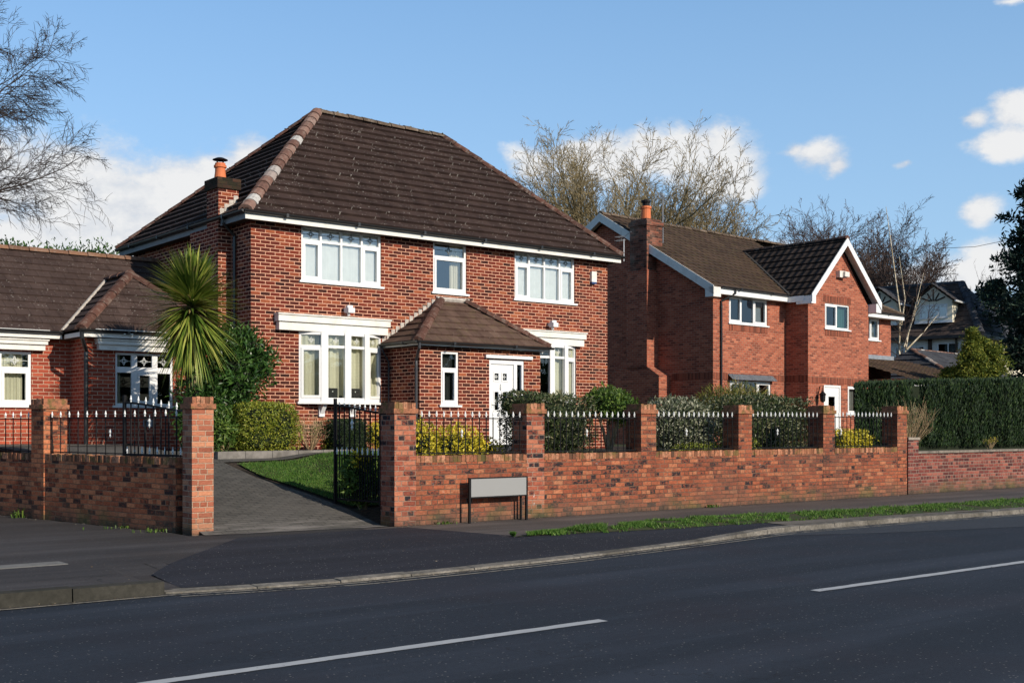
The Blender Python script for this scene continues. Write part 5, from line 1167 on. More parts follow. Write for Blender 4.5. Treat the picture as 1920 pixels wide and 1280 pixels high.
# gates
def gate(label, hinge, free, z0, zh, zf, n_, rz=None):
    h, f = V(hinge), V(free); d = (f - h); L = d.length; d.normalize(); n = V(-d.y, d.x, 0)
    g = thing('gate', label, 'gate', (h.x, h.y, z0), 'pair of iron driveway gates'); 
    mb = MB(); mb.obox(h, d, n, 0, .03, -.015, .015, z0, zh); mb.obox(h, d, n, L - .045, L, -.022, .022, z0 - .02, zf + .12); mb.obox(h, d, n, .03, L - .045, -.012, .012, z0 + .05, z0 + .08)
    zm = z0 + .78
    mb.obox(h, d, n, .03, L - .045, -.008, .008, zm - .01, zm + .01); fr = mb.build('frame', M['iron'], g)
    def top(x): s = x / L; return zh - .02 + (zf - zh + .02) * (s * s * (3 - 2 * s))
    mb = MB(); mb.tube([h + d * (L * i / 14) + UP * top(L * i / 14) for i in range(15)], .018, 5); mb.build('arched_top_rail', M['iron'], g)
    for i in range(n_):
        x = L * (i + 1) / (n_ + 1); p = h + d * x; mb = MB(); mb.rod(p + UP * (z0 + .05), p + UP * (top(x) + .01), .012, 5); b = mb.build('bar', M['iron'], g)
        mb = MB(); fleur(mb, p + UP * (top(x) + .01), d, .11); mb.build('finial', M['silver'], b)
    for i in range(n_ + 1):
        x = L * (i + .5) / (n_ + 1); p = h + d * x; mb = MB(); mb.rod(p + UP * (z0 + .05), p + UP * (zm + .02), .011, 5); b = mb.build('short_bar', M['iron'], g)
        mb = MB(); fleur(mb, p + UP * (zm + .02), d, .12); mb.build('finial', M['silver'], b)
    mb = MB(); xa, xb = L * (n_ // 2 + 1) / (n_ + 1), L * (n_ // 2 + 2) / (n_ + 1)
    mb.lathe(h + d * ((xa + xb) / 2) + UP * (z0 + 1.2), [(.004, 0), (.024, .04), (.01, .07), (.032, .11), (.01, .15), (.004, .2)], 6); mb.build('ornament', M['silver'], g)
    mb = MB(); mb.obox(h, d, n, L - .22, L - .02, -.02, .02, z0 + .93, z0 + .96); mb.rod(h + d * (L - .12) + UP * (z0 + .945) - n * .03, h + d * (L - .12) + UP * (z0 + .945) + n * .06, .014, 6); mb.build('latch', M['iron'], g)
    mb = MB(); 
    for z in (z0 + .2, zh - .2): mb.cut(); mb.obox(h, d, n, -.07, .04, -.02, .02, z, z + .04)
    mb.build('hinge', M['iron'], g)
gate('open black iron gate leaf hinged to the right driveway pillar beside the lawn', (10.14, 15.95, 0), (10.03, 17.2, 0), .30, 1.80, 1.90, 8)
q0 = WA + dL * .22 - nL * .32; q1 = WA + dL * 1.98 - nL * .24
gate('open black iron gate leaf folded behind the left wall railing', (q0.x, q0.y, 0), (q1.x, q1.y, 0), .33, 1.80, 1.93, 8)

# ================================================================== street name sign
sg = thing('street_sign', 'blank grey street name plate in a black frame on two low posts before the wall', 'sign', (12, 15.27, 0))
SY = 15.28
mb = MB()
for x in (11.38, 12.56): mb.box(x, x + .035, SY, SY + .035, 0, .735); mb.cut()
mb.box(12.49, 12.52, SY + .06, SY + .09, 0, .45)
mb.build('post', M['iron'], sg)
mb = MB(); mb.box(11.415, 12.56, SY + .002, SY + .03, .715, .735); mb.cut(); mb.box(11.415, 12.56, SY + .002, SY + .03, .405, .425); mb.build('frame', M['iron'], sg)
mb = MB(); mb.box(11.417, 12.558, SY - .004, SY + .012, .427, .713); mb.build('plate', M['signplate'], sg)

# ================================================================== plants
def sph(rr): 
    z = rr.uniform(-1, 1); a = rr.uniform(0, 2 * PI); s = math.sqrt(1 - z * z); return V(s * math.cos(a), s * math.sin(a), z)
def leaf(mb, p, d, nrm, L, W, bend=.25):
    d = d.normalized(); s = d.cross(nrm); s = s.normalized() if s.length > 1e-4 else d.orthogonal().normalized(); n = s.cross(d)
    m1 = p + d * (L * .5) + s * (W / 2) - n * (0); m2 = p + d * (L * .5) - s * (W / 2); tip = p + d * L - n * (L * bend)
    mb.face([p, m1, tip, m2])
def core(mb, c, R, seed, k=.78, lump=.25, box=False):
    b = len(mb.v); N, Mm = 14, 10; P = []
    for i in range(Mm + 1):
        th = PI * i / Mm
        for j in range(N):
            ph = 2 * PI * j / N; d = V(math.sin(th) * math.cos(ph), math.sin(th) * math.sin(ph), math.cos(th)); r = k * (1 + lump * noise.noise(d * 2.2 + V(seed, 0, 0)))
            if box: m_ = max(abs(d.x), abs(d.y), abs(d.z)); d = d / (m_ ** .75)
            P.append(V(c.x + d.x * R.x * r, c.y + d.y * R.y * r, c.z + d.z * R.z * r))
    F = [(i * N + j, i * N + (j + 1) % N, (i + 1) * N + (j + 1) % N, (i + 1) * N + j) for i in range(Mm) for j in range(N)]
    mb.mesh(P, F)
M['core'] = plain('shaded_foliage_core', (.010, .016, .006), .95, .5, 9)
def bush(name, label, cat, c, R, n, L, W, mat, seed=1, lump=.25, box=False, up=.3, shell=.45, cr=.72, stems=6, stemmat='bark', lumps=None, group=None, base=None, flat_top=None, bend=.25):
    """leafy shrub: leaves through the outer shell of a lumpy volume, dark core, visible stems"""
    c = V(c); R = V(R); rr = random.Random(seed); z0 = base if base is not None else c.z - R.z
    t_ = thing(name, label, cat, (c.x, c.y, z0), group)
    mb = MB(); sites = [(c, R)] + [(V(a), V(b)) for a, b in (lumps or [])]; vol = [s[1].x * s[1].z for s in sites]; tot = sum(vol)
    for (cc, RR), vv in zip(sites, vol):
        for _ in range(int(n * vv / tot)):
            d = sph(rr); r = 1 - shell * rr.random() ** 1.6; k = 1 + lump * (noise.noise(d * 2.2 + V(seed, 0, 0)) + .6 * noise.noise(d * 6 + V(0, seed, 0)))
            dd = d
            if box: m_ = max(abs(d.x), abs(d.y), abs(d.z)); dd = d / (m_ ** .75)
            p = V(cc.x + dd.x * RR.x * r * k, cc.y + dd.y * RR.y * r * k, cc.z + dd.z * RR.z * r * k)
            if p.z < z0 + .02: p.z = z0 + rr.uniform(.02, .15)
            o = (d * .8 + sph(rr) * .8 + UP * up).normalized(); leaf(mb, p, o, (d + sph(rr) * .5), L * rr.uniform(.6, 1.3), W * rr.uniform(.7, 1.2), bend)
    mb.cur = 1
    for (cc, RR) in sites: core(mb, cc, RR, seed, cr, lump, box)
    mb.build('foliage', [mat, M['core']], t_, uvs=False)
    if stems:
        mb = MB()
        for i in range(stems):
            a = rr.uniform(0, 2 * PI); q = V(c.x + math.cos(a) * R.x * .15, c.y + math.sin(a) * R.y * .15, z0); e = c + V(math.cos(a) * R.x * .6, math.sin(a) * R.y * .6, R.z * rr.uniform(-.1, .6))
            mb.tube([q, q.lerp(e, .4) + sph(rr) * .06, e], [.022, .016, .007], 5)
        mb.build('stem', M[stemmat], t_, uvs=False)
    return t_
# palm-like cordyline
ct = thing('cordyline_palm', 'spiky green and yellow cordyline palm rising before the left side of the big house', 'palm', (9.62, 21.8, 1.0))
mb = MB(); rr = random.Random(2); base_ = V(9.55, 21.8, 1.0)
mb.tube([base_, base_ + V(.03, 0, 1), base_ + V(-.02, .02, 2), base_ + V(0, 0, 3.2)], [.13, .11, .10, .08], 10); mb.build('trunk', M['bark'], ct, uvs=False)
mb = MB()
for i in range(1250):
    f = rr.random(); z = 2.3 + 1.0 * f ** .8; e = R_(-74 + 156 * f ** 1.0 + rr.uniform(-14, 14)); e = min(e, R_(86)); a = rr.uniform(0, 2 * PI); L = rr.uniform(.70, .98); L *= .88 + .26 * math.cos(e); drop = (.13 if f > .45 else .24) * rr.uniform(.4, 1.7)
    d = V(math.cos(a) * math.cos(e), math.sin(a) * math.cos(e), math.sin(e)); p = base_ + V(math.cos(a) * .06, math.sin(a) * .06, z); s = V(-math.sin(a), math.cos(a), 0); tw = rr.uniform(-.6, .6); s = (s + UP * tw * .5).normalized()
    W = rr.uniform(.022, .032); pts = []
    for k in range(6): tt = k / 5; pts.append((p + d * (L * tt) - UP * (drop * L * tt * tt), W * (.55 + 1.1 * tt if tt < .4 else max(.04, 1.0 * (1 - (tt - .4) / .6) + .02))))
    b = len(mb.v); vs = []
    for q, w_ in pts: vs += [q - s * w_, q + s * w_]
    mb.mesh(vs, [(2 * k, 2 * k + 1, 2 * k + 3, 2 * k + 2) for k in range(5)])
mb.build('leaf_crown', M['sword'], ct, uvs=False)
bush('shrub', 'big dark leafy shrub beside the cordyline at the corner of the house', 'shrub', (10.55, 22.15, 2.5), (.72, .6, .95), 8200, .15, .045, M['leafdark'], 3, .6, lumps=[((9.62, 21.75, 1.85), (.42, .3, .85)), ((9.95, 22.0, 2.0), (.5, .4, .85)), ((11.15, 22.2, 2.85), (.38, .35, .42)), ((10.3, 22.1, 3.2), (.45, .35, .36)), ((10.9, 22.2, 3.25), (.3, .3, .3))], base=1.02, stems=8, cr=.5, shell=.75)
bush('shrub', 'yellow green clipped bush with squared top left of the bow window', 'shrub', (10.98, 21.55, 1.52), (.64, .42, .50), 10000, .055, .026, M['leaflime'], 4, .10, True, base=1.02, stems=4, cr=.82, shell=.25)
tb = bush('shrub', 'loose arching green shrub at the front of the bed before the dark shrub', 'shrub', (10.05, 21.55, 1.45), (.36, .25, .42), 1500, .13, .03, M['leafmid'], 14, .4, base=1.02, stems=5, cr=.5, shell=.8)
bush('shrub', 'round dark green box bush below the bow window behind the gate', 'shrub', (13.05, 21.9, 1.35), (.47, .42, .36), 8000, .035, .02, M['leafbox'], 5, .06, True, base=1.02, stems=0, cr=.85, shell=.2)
def twiggy(name, label, c, h, r, n_, mat, leafm=None, seed=1, nl=0, th=.006):
    t_ = thing(name, label, 'shrub', c); rr = random.Random(seed); mb = MB(); tips = []
    for i in range(n_):
        a = rr.uniform(0, 2 * PI); ln = rr.random() ** .6 * r; p = V(c) + V(math.cos(a) * .05, math.sin(a) * .05, 0); e = V(c) + V(math.cos(a) * ln, math.sin(a) * ln, h * rr.uniform(.55, 1.1) * (1 - .3 * ln / r)); m_ = p.lerp(e, .5) + UP * .06 + sph(rr) * .04
        mb.tube([p, m_, e], [th, th * .8, th * .35], 3); tips.append((m_, e))
        for k in range(3): q = m_.lerp(e, rr.random()); e2 = q + (sph(rr) * .5 + UP * .4 + (e - p).normalized() * .5) * (h * .22); mb.tube([q, e2], [th * .6, th * .3], 3); tips.append((q, e2))
    mb.build('twigs', M[mat], t_, uvs=False)
    if nl:
        mb = MB()
        for i in range(nl): a, b = rr.choice(tips); p = a.lerp(b, rr.random()) + sph(rr) * .02; leaf(mb, p, sph(rr) + UP * .3, sph(rr), .045, .018)
        mb.build('leaves', M[leafm], t_, uvs=False)
    return t_
twiggy('shrub', 'bare tan twiggy shrub in the bed under the bow window', (12.35, 22.2, 1.04), .75, .5, 70, 'twigpale', 'leafmid', 6, 300)
bush('shrub', 'low yellow green plant beside the bare twiggy shrub in the bed', 'plant', (12.78, 22.0, 1.15), (.22, .2, .16), 500, .12, .025, M['leaflime'], 7, base=1.04, stems=0, cr=.3, shell=.9)
bush('shrub', 'small yellow shrub right of the box bush partly behind the pillar', 'shrub', (13.75, 21.7, 1.35), (.28, .25, .3), 900, .06, .03, M['leafyellow'], 17, base=1.04, stems=0)
bush('shrub', 'yellow tipped evergreen shrub against the right driveway pillar', 'shrub', (10.30, 16.75, .72), (.34, .28, .44), 2300, .085, .04, M['leafmid'], 8, .3, base=.2, stems=4, cr=.6)
bush('shrub', 'cluster of bright yellow leaves on top of the driveway shrub', 'shrub', (10.20, 16.62, 1.02), (.17, .14, .17), 420, .075, .04, M['leafyellow'], 9, .3, base=.85, stems=0, cr=.2, shell=.9)
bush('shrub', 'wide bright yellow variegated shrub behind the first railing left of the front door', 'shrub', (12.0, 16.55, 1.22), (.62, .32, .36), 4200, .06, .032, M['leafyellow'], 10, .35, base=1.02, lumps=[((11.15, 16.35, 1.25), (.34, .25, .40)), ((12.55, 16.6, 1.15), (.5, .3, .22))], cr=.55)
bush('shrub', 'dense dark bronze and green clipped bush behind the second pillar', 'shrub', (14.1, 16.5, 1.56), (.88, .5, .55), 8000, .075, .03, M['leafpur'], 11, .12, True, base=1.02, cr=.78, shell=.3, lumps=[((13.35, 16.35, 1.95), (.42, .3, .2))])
# small tree shrub
ts = bush('shrub', 'small green topped tree shrub with tan forked stems behind the second railing', 'shrub', (15.55, 16.5, 1.98), (.50, .42, .30), 3200, .085, .035, M['leafmid'], 12, .35, base=1.5, stems=0, cr=.6, lumps=[((15.95, 16.45, 1.85), (.3, .28, .25))])
mb = MB(); b0 = V(15.6, 16.5, .98); rr = random.Random(12)
for e in ((15.2, 16.45, 1.9), (15.55, 16.5, 2.0), (15.9, 16.5, 1.85), (15.75, 16.4, 1.7)): e = V(*e); mb.tube([b0, b0.lerp(e, .45) + V(0, 0, .1) + sph(rr) * .05, e], [.04, .028, .012], 6)
mb.build('trunk', M['twigpale'], ts, uvs=False)
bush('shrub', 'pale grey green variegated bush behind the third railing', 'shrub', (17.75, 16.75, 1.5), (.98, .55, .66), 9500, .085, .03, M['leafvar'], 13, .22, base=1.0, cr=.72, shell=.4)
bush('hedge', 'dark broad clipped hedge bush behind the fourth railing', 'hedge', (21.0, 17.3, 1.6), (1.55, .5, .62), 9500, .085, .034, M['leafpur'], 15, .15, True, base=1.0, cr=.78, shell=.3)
bush('shrub', 'golden green spreading conifer shrub with bare twigs before the second house', 'shrub', (22.9, 19.6, 1.95), (1.35, .7, .62), 9000, .12, .018, M['leafgold'], 16, .35, base=1.0, cr=.6, shell=.6, up=.9)
twiggy('shrub', 'thin bare twigs rising above the golden conifer shrub', (22.9, 19.5, 2.0), .75, .9, 26, 'twigpale', None, 31)
bush('shrub', 'small bright yellow flowered shrub behind the last railing', 'shrub', (24.1, 17.4, 1.2), (.62, .35, .30), 2600, .06, .04, M['leafyellow'], 18, .3, base=1.0, cr=.5, lumps=[((25.0, 17.5, 1.22), (.42, .3, .26))])
bush('plant', 'low yellow green plants at the foot of the pale variegated bush', 'plant', (17.6, 16.1, 1.1), (.8, .15, .14), 800, .05, .03, M['leaflime'], 19, .3, base=1.0, cr=.2, shell=.9, stems=0)
bush('plant', 'small pale leaved plant behind the fourth railing beside the third pillar', 'plant', (19.15, 16.1, 1.15), (.35, .15, .18), 600, .05, .03, M['leaflime'], 20, .3, base=1.0, cr=.2, shell=.9, stems=0)
# tall conifer hedge
hd = thing('hedge', 'tall dark green trimmed conifer hedge behind the old low wall at the right', 'hedge', (30, 18.2, .95))
HP = [(25.9, 18.4, 2.55), (27.2, 18.0, 2.66), (29, 17.8, 2.74), (31.5, 17.5, 2.82), (34, 17.3, 2.9), (40, 17.2, 3.0)]
def hf(x):
    for (a, y, z), (b, y2, z2) in zip(HP, HP[1:]):
        if a <= x <= b: f = (x - a) / (b - a); return y + (y2 - y) * f, z + (z2 - z) * f
    return HP[-1][1:] if x > 40 else HP[0][1:]
mb = MB(); rr = random.Random(21)
for i in range(42000):
    x = 25.75 + 13 * rr.random() ** 1.25; y, zt = hf(x); k = .30 * noise.noise((x * .8, 3, 0)) + .14 * noise.noise((x * 3.2, 1, 0)); q = rr.random()
    if i % 14 == 0: s_ = rr.random() * 1.2; p = V(26.0 + s_ * 1.5 + rr.uniform(-.08, .1), 18.25 + s_, 1.0 + 1.5 * rr.random()); o = V(-.6, -.2, 1)
    elif q < .72: z = 1.0 + (zt - 1.0) * rr.random(); k += .09 * noise.noise((x * 3, z * 3, 7)); p = V(x, y + k + rr.uniform(-.04, .12) + .12 * max(0, (z - zt + .25) / .25) ** 2, z); o = V(rr.gauss(0, .3), -.5, .75 + rr.random())
    elif q < .95: p = V(x, y + k + rr.uniform(.03, 1.3), zt + .03 * noise.noise((x * 5, 2, 3)) + rr.uniform(-.06, .03)); o = V(rr.gauss(0, .4), rr.gauss(0, .4), 1)
    else: continue
    if p.x < 25.75 + (p.y - 18.2) * 1.5: continue
    leaf(mb, p, o, V(rr.gauss(0, .5), -1, .3), rr.uniform(.07, .15), rr.uniform(.02, .04))
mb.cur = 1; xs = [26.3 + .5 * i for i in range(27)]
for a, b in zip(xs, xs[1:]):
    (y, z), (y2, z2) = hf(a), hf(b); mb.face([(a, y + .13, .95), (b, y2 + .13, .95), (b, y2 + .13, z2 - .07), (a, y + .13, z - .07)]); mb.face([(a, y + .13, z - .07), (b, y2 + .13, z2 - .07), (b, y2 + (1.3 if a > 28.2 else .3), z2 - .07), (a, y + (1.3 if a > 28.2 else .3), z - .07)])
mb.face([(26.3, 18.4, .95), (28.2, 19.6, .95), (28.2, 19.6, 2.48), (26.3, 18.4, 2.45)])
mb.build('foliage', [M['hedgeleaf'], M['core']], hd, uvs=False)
twiggy('shrub', 'bare brown twiggy shrub behind the old wall pillar before the tall hedge', (25.75, 16.6, .97), 1.25, .75, 90, 'twigpale', 'leafdark', 22, 500)
twiggy('weed', 'small yellow leaf tuft before the tall hedge above the old wall', (29.3, 16.5, .97), .35, .2, 14, 'twigpale', 'leafyellow', 23, 90)

# ================================================================== trees
def grow(mb, rr, p, d, L, r, lvl, S, sides=(8, 5, 4, 3, 3, 3)):
    segs = S['segs'][lvl]; pts = [p.copy()]; rad = [r]; dirs = [d.copy()]; q = p.copy()
    re = r * S['taper'][lvl]
    for i in range(segs):
        d = (d + sph(rr) * S['wob'][lvl] + UP * S['up'][lvl]).normalized(); q = q + d * (L / segs); pts.append(q.copy()); dirs.append(d.copy()); rad.append(r + (re - r) * (i + 1) / segs)
    mb.tube(pts, rad, sides[lvl])
    if lvl + 1 < len(S['n']) + 1 and lvl < len(S['n']):
        n = S['n'][lvl]; f0 = S['from'][lvl]
        for k in range(n):
            f = f0 + (1 - f0) * (k + rr.random()) / n; x = f * segs; i = min(int(x), segs - 1); pos = pts[i].lerp(pts[i + 1], x - i); dd = dirs[i + 1]
            side = dd.cross(sph(rr)); side = side.normalized() if side.length > 1e-3 else dd.orthogonal().normalized()
            a = S['ang'][lvl] * rr.uniform(.6, 1.25); nd = (dd * math.cos(a) + side * math.sin(a)).normalized()
            grow(mb, rr, pos, nd, L * S['ratio'][lvl] * rr.uniform(.65, 1.2) * (1.1 - .45 * f), max(S['rmin'], (r + (re - r) * f) * S['rr'][lvl]), lvl + 1, S, sides)
def tree(name, label, loc, H_, seed, S, bark, cat='tree', r=None, lean=(0, 0), group=None, trunks=1, split=None):
    t_ = thing(name, label, cat, loc, group); rr = random.Random(seed); p = V(loc)
    if split is None:
        mb = MB(); S0 = dict(S); mbt = MB()
        grow(mb, rr, p, V(lean[0], lean[1], 1).normalized(), H_, r or H_ * .02, 0, S); mb.build('crown', M[bark], t_, uvs=False); return t_
    # clear trunk, then several main limbs
    top = p + V(lean[0], lean[1], 1).normalized() * split; mb = MB(); mb.tube([p, p.lerp(top, .5) + V(rr.uniform(-.1, .1), 0, 0), top], [r * 1.25, r, r * .85], 10); mb.build('trunk', M[bark], t_, uvs=False)
    mb = MB()
    for i in range(trunks):
        a = 2 * PI * (i + rr.uniform(-.3, .3)) / trunks; sp_ = S['spread'] * rr.uniform(.35, 1.15); d = V(math.cos(a) * sp_, math.sin(a) * sp_, 1).normalized()
        grow(mb, rr, top - UP * .1 * i * .3, d, (H_ - split) * rr.uniform(.8, 1.08), r * .5, 0, S)
    mb.build('crown', M[bark], t_, uvs=False); return t_
SM = dict(segs=(7, 6, 5, 3, 2), wob=(.12, .16, .2, .22, .2), up=(.03, .07, .06, .05, .03), taper=(.25, .25, .3, .4, .5), n=(8, 7, 6, 3), ang=(.6, .65, .7, .75), ratio=(.62, .55, .5, .5), rr=(.55, .55, .6, .6), rmin=.012, spread=1.4)
SM['from'] = (.22, .2, .15, .15)
def atp(px, dep):
    u = (px - 960) / 2230; f = V(math.cos(ANG), math.sin(ANG), 0); r = V(math.sin(ANG), -math.cos(ANG), 0); return f * dep + r * (u * dep)
p = atp(1168, 60); tree('bare_tree', 'broad bare tan tree spreading behind the roof of the second house', (p.x, p.y, 1), 13.2, 5, SM, 'bark', r=.36, trunks=22, split=5.5)
S2 = dict(SM); S2['up'] = (.03, .05, .05, .04, .02); S2['spread'] = .8; S2['n'] = (9, 7, 6, 3); S2['rmin'] = .013
for i, (px, dep, h, lab, sp_) in enumerate(((1500, 80, 13.6, 'rounded bare purple brown tree left of the gable behind the second house', 1.15), (1625, 74, 10.6, 'bare tree with slender upright limbs just right of the gable', .75), (1692, 70, 10.4, 'tall twiggy bare tree furthest right above the garage', .9), (1575, 88, 12.6, 'bare tree standing furthest back directly behind the gable peak', .7), (1440, 92, 13.0, 'small bare tree just left of the rounded purple brown one', .9))):
    S3 = dict(S2); S3['spread'] = sp_; p = atp(px, dep); tree('bare_tree', lab, (p.x, p.y, 1), h, 40 + i, S3, 'barkpurple', r=.26, trunks=8 if i != 4 else 6, split=4.5)
p = atp(1818, 95); S4 = dict(SM); S4['n'] = (5, 4, 3); S4['spread'] = .9; tree('bare_tree', 'small sparse bare tree above the distant grey roof', (p.x, p.y, 1), 12.6, 61, S4, 'barkpurple', r=.22, trunks=6, split=7.5)
# left tree: hanging fine twigs from a trunk outside the frame
SL = dict(segs=(7, 7, 6, 4, 3), wob=(.1, .16, .18, .2, .2), up=(.05, .03, -.03, -.06, -.08), taper=(.3, .25, .3, .4, .5), n=(10, 11, 9, 5), ang=(.95, .75, .7, .7), ratio=(.6, .52, .52, .55), rr=(.5, .5, .55, .6), rmin=.009, spread=.9)
SL['from'] = (.15, .15, .1, .1)
p = atp(-235, 42); tree('bare_tree', 'large bare dark tree with fine hanging twigs at the left edge', (p.x, p.y, 1), 13.2, 71, SL, 'barkleft', r=.3, trunks=8, split=4.0)
# silver birch
bt = thing('birch_tree', 'slender pale birch with forked white stems right of the second house', 'birch', tuple(atp(1693, 54)[:2]) + (1,)); p = V(*atp(1693, 54)[:2], 1); mb = MB(); R3 = V(math.sin(ANG), -math.cos(ANG), 0); rr = random.Random(9)
k_ = 54 / 2230
def bp(px, py, d=0): return V(p.x, p.y, 0) + R3 * ((px - 1693) * k_) + UP * (H + (800 - py) * k_) + V(d, d, 0)
stems = [[(1693, 800), (1694, 700), (1688, 660), (1690, 600)], [(1694, 680), (1705, 620), (1722, 560), (1735, 510)], [(1695, 650), (1712, 600), (1728, 555)], [(1690, 600), (1680, 520), (1672, 450), (1664, 385)], [(1690, 610), (1698, 560), (1688, 480)], [(1700, 655), (1730, 625), (1760, 590)]]
for i, st in enumerate(stems):
    pts = [bp(a, b, .08 * j) for j, (a, b) in enumerate(st)]; mb.tube(pts, [.10 - .06 * j / (len(pts) - 1) if i == 0 else .042 - .03 * j / (len(pts) - 1) for j in range(len(pts))], 6)
mb.build('trunk', M['birch'], bt, uvs=False)
mb = MB(); SB = dict(SM); SB['n'] = (4, 3); SB['rmin'] = .008; SB['up'] = (.02, -.02, -.03)
for st in stems:
    for j in range(1, len(st)):
        for k in range(2): a = bp(*st[j - 1]); b = bp(*st[j]); q = a.lerp(b, rr.random()); grow(mb, rr, q, (sph(rr) + UP * .6).normalized(), rr.uniform(.9, 1.8), .018, 0, SB, (4, 3, 3, 3))
mb.build('crown', M['barkpurple'], bt, uvs=False)

def conifer(name, label, loc, Hh, Rr, seed, mat, n=240, dense=40, shape=.8, droop=.1, ll=.28, lw=.09, z0=1.5, top_r=.25, cat='conifer', group=None):
    t_ = thing(name, label, cat, loc, group); rr = random.Random(seed); b = V(loc); mb = MB(); mb.tube([b, b + UP * Hh * .5, b + UP * Hh * .97], [Rr * .09, Rr * .06, .03], 8); mt = MB()
    for i in range(n):
        f = (i + rr.random()) / n; z = z0 + (Hh - z0) * f; a = rr.uniform(0, 2 * PI); rad = Rr * ((1 - f) ** shape * (1 - top_r) + top_r * (1 - f ** 4)) * rr.uniform(.55, 1.12)
        e = V(math.cos(a) * rad, math.sin(a) * rad, rad * (.22 - droop)); p0 = b + UP * (z - b.z * 0) ; p1 = p0 + e; mb.tube([p0, p0.lerp(p1, .6) + UP * .05 * rad, p1], [.04 * (1.1 - f) + .01, .02, .008], 4)
        for k in range(dense):
            g = .3 + .75 * rr.random() ** .7; q = p0.lerp(p1, g) + V(rr.gauss(0, 1), rr.gauss(0, 1), rr.gauss(0, .55)) * (.13 * rad + .1) * (1.15 - g * .5); leaf(mt, q, (e.normalized() * .5 + sph(rr) + UP * .25), sph(rr), ll * rr.uniform(.6, 1.3), lw)
    mb.build('trunk', M['barkpurple'], t_, uvs=False); mt.build('crown', mat, t_, uvs=False); return t_
p = atp(1962, 60); conifer('conifer_tree', 'tall dark blue green conifer with ragged tiers at the right edge', (p.x, p.y, 1), 13.9, 3.0, 81, M['pine'], 170, 90, .5, .06, .34, .12, 4.5, .16)
p = atp(1945, 47); conifer('conifer_tree', 'dark evergreen tree lower than the tall conifer at the right edge', (p.x, p.y, 1), 6.6, 1.45, 82, M['pine'], 130, 120, .5, .0, .2, .08, .5, .35)
p = atp(1862, 75); conifer('conifer_tree', 'far dark evergreen behind the grey tiled roof', (p.x, p.y, 1), 9.6, 3.0, 83, M['pine'], 90, 80, .5, .0, .4, .14, 1, .35)
p = atp(1842, 43); conifer('golden_conifer', 'bushy yellow green conifer with pointed tops above the tall hedge', (p.x, p.y, .9), 3.75, 1.25, 84, M['goldtree'], 110, 120, .6, -.3, .13, .05, .6, .3)
p = atp(1822, 42.5); conifer('golden_conifer', 'slimmer pointed yellow green conifer rising from the bushy one', (p.x, p.y, .9), 4.1, .62, 85, M['goldtree'], 90, 90, .8, -.4, .12, .045, 1.0, .2)
p = atp(1783, 43); conifer('golden_conifer', 'shorter olive green conifer at the left of the bushy one', (p.x, p.y, .9), 2.7, .7, 86, M['goldtree'], 70, 90, .5, -.4, .12, .045, .5, .35)
# evergreen tops showing over the bungalow ridge
for i, (px, dep, py, w_) in enumerate(((25, 40, 452, 1.3), (95, 41, 462, 1.4), (150, 42, 464, 1.1), (200, 43, 470, .9))):
    p = atp(px, dep); zt = H + (800 - py) * dep / 2230
    bush('ivy_tree', ['dark ivy clad treetop above the bungalow ridge nearest the left edge', 'dark leafy treetop second from the left above the bungalow ridge', 'dark leafy treetop third from the left above the bungalow ridge', 'small dark leafy treetop above the bungalow ridge nearest the big house'][i], 'tree', (p.x, p.y, zt - .8), (w_, .8, .8), 1500, .16, .07, M['leafdark'], 90 + i, .7, base=zt - 1.6, cr=.55, shell=.8, up=.6, stems=0)
    mb = MB(); mb.tube([(p.x, p.y, 1.0), (p.x, p.y, zt - 1)], [.15, .08], 6); o_ = mb.build('trunk', M['barkpurple'], bpy.data.objects[[o.name for o in scene.collection.objects if o.name.startswith('ivy_tree')][-1]], uvs=False)
mb = MB(); rr = random.Random(77)  # unseen foliage strip added behind the camera to cut low sky fill on shaded walls
for i in range(9000):
    x = rr.uniform(-45, 75); hh = 5.5 + 2.2 * noise.noise((x * .12, 0, 0)) + 1.2 * noise.noise((x * .5, 4, 0)); z = hh * rr.random() ** .7; q = V(x, -17 + 1.2 * noise.noise((x * .4, z * .4, 2)), z); leaf(mb, q, sph(rr) + UP * .3, V(rr.gauss(0, .5), 1, .2), rr.uniform(.5, .9), rr.uniform(.25, .45))
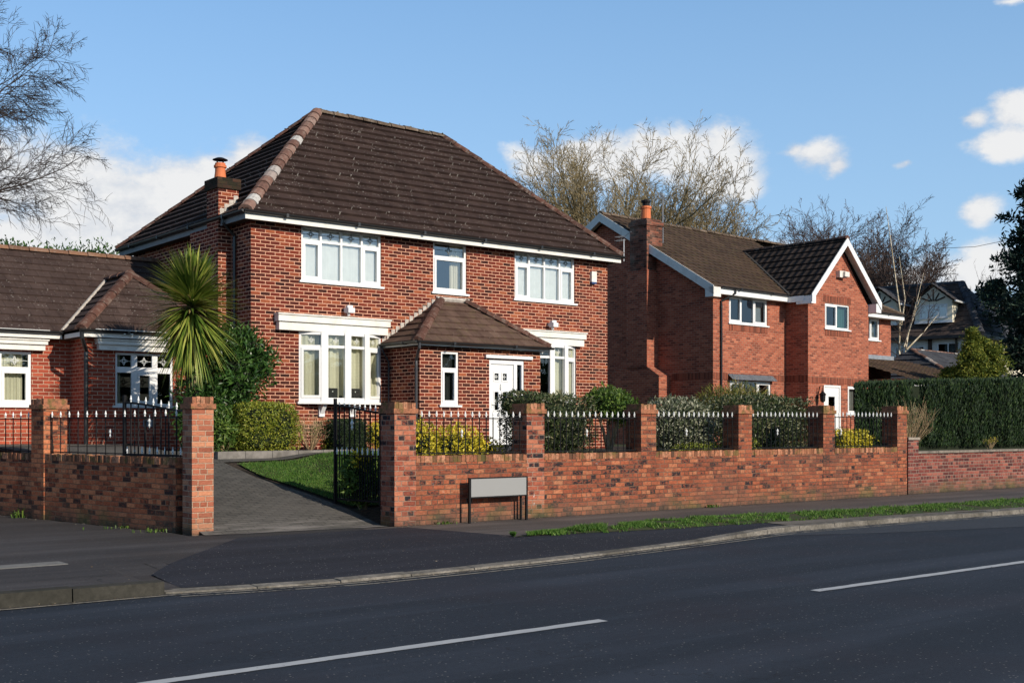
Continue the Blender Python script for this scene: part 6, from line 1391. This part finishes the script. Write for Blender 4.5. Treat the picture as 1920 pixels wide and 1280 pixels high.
mb.cur = 1; xs = [-45 + 3 * i for i in range(41)]
for a, b in zip(xs, xs[1:]): f = lambda x: 5.0 + 2.2 * noise.noise((x * .12, 0, 0)); mb.face([(a, -17.8, -.2), (b, -17.8, -.2), (b, -17.8, f(b)), (a, -17.8, f(a))])
tag(mb.build('sky_blocker_belt', [M['leafdark'], M['core']], uvs=False), 'unseen belt of dark foliage added across the road behind the viewpoint to block low sky light', 'sky blocker', kind='stuff')
# litter: dead leaves and grit along the kerb and the wall foot
mb = MB(); rr = random.Random(99)
for i in range(900):
    q = rr.random(); x = rr.uniform(1, 24)
    if q < .4: y = kerb_y(x) - abs(rr.gauss(0, .08)) - .01; z = ZR + .012
    elif q < .75: 
        x = rr.uniform(9.9, 24); y = 15.47 - abs(rr.gauss(0, .10)); z = .008
    elif q < .85: 
        p = WA + dL * rr.uniform(.3, 8) + nL * (.03 + abs(rr.gauss(0, .1))); x, y, z = p.x, p.y, .006
    else: y = kerb_y(x) + .2 + rr.random() * 2.6; z = pvh(x, y) + .014
    leaf(mb, V(x, y, z), V(rr.gauss(0, 1), rr.gauss(0, 1), .12), UP + sph(rr) * .4, rr.uniform(.012, .04), rr.uniform(.008, .022), .1)
m_, t = newmat('dead_leaves'); t.out(t.ramp(t.island(), [(0, (.05, .035, .02)), (.5, (.16, .11, .06)), (.8, (.26, .2, .13)), (1, (.4, .38, .34))]), .9)
tag(mb.build('leaf_litter', m_, uvs=False), 'scattered dead leaves and grit along the kerb and wall foot', 'litter', kind='stuff')
# overhead wire at the right
a, b = atp(1752, 58), atp(1900, 60); mb = MB(); mb.tube([V(a.x, a.y, H + (800 - 466) * 58 / 2230), (a.lerp(b, .5)).xy.to_3d() + UP * (H + (800 - 461) * 59 / 2230 - .05), V(b.x, b.y, H + (800 - 448) * 60 / 2230)], .012, 4)
tag(mb.build('overhead_wire', M['black']), 'thin overhead wire running to the tall conifer at the right', 'wire')
for o in COL.objects:
    for k in ('_wx', '_wy', '_wz'):
        if k in o: del o[k]
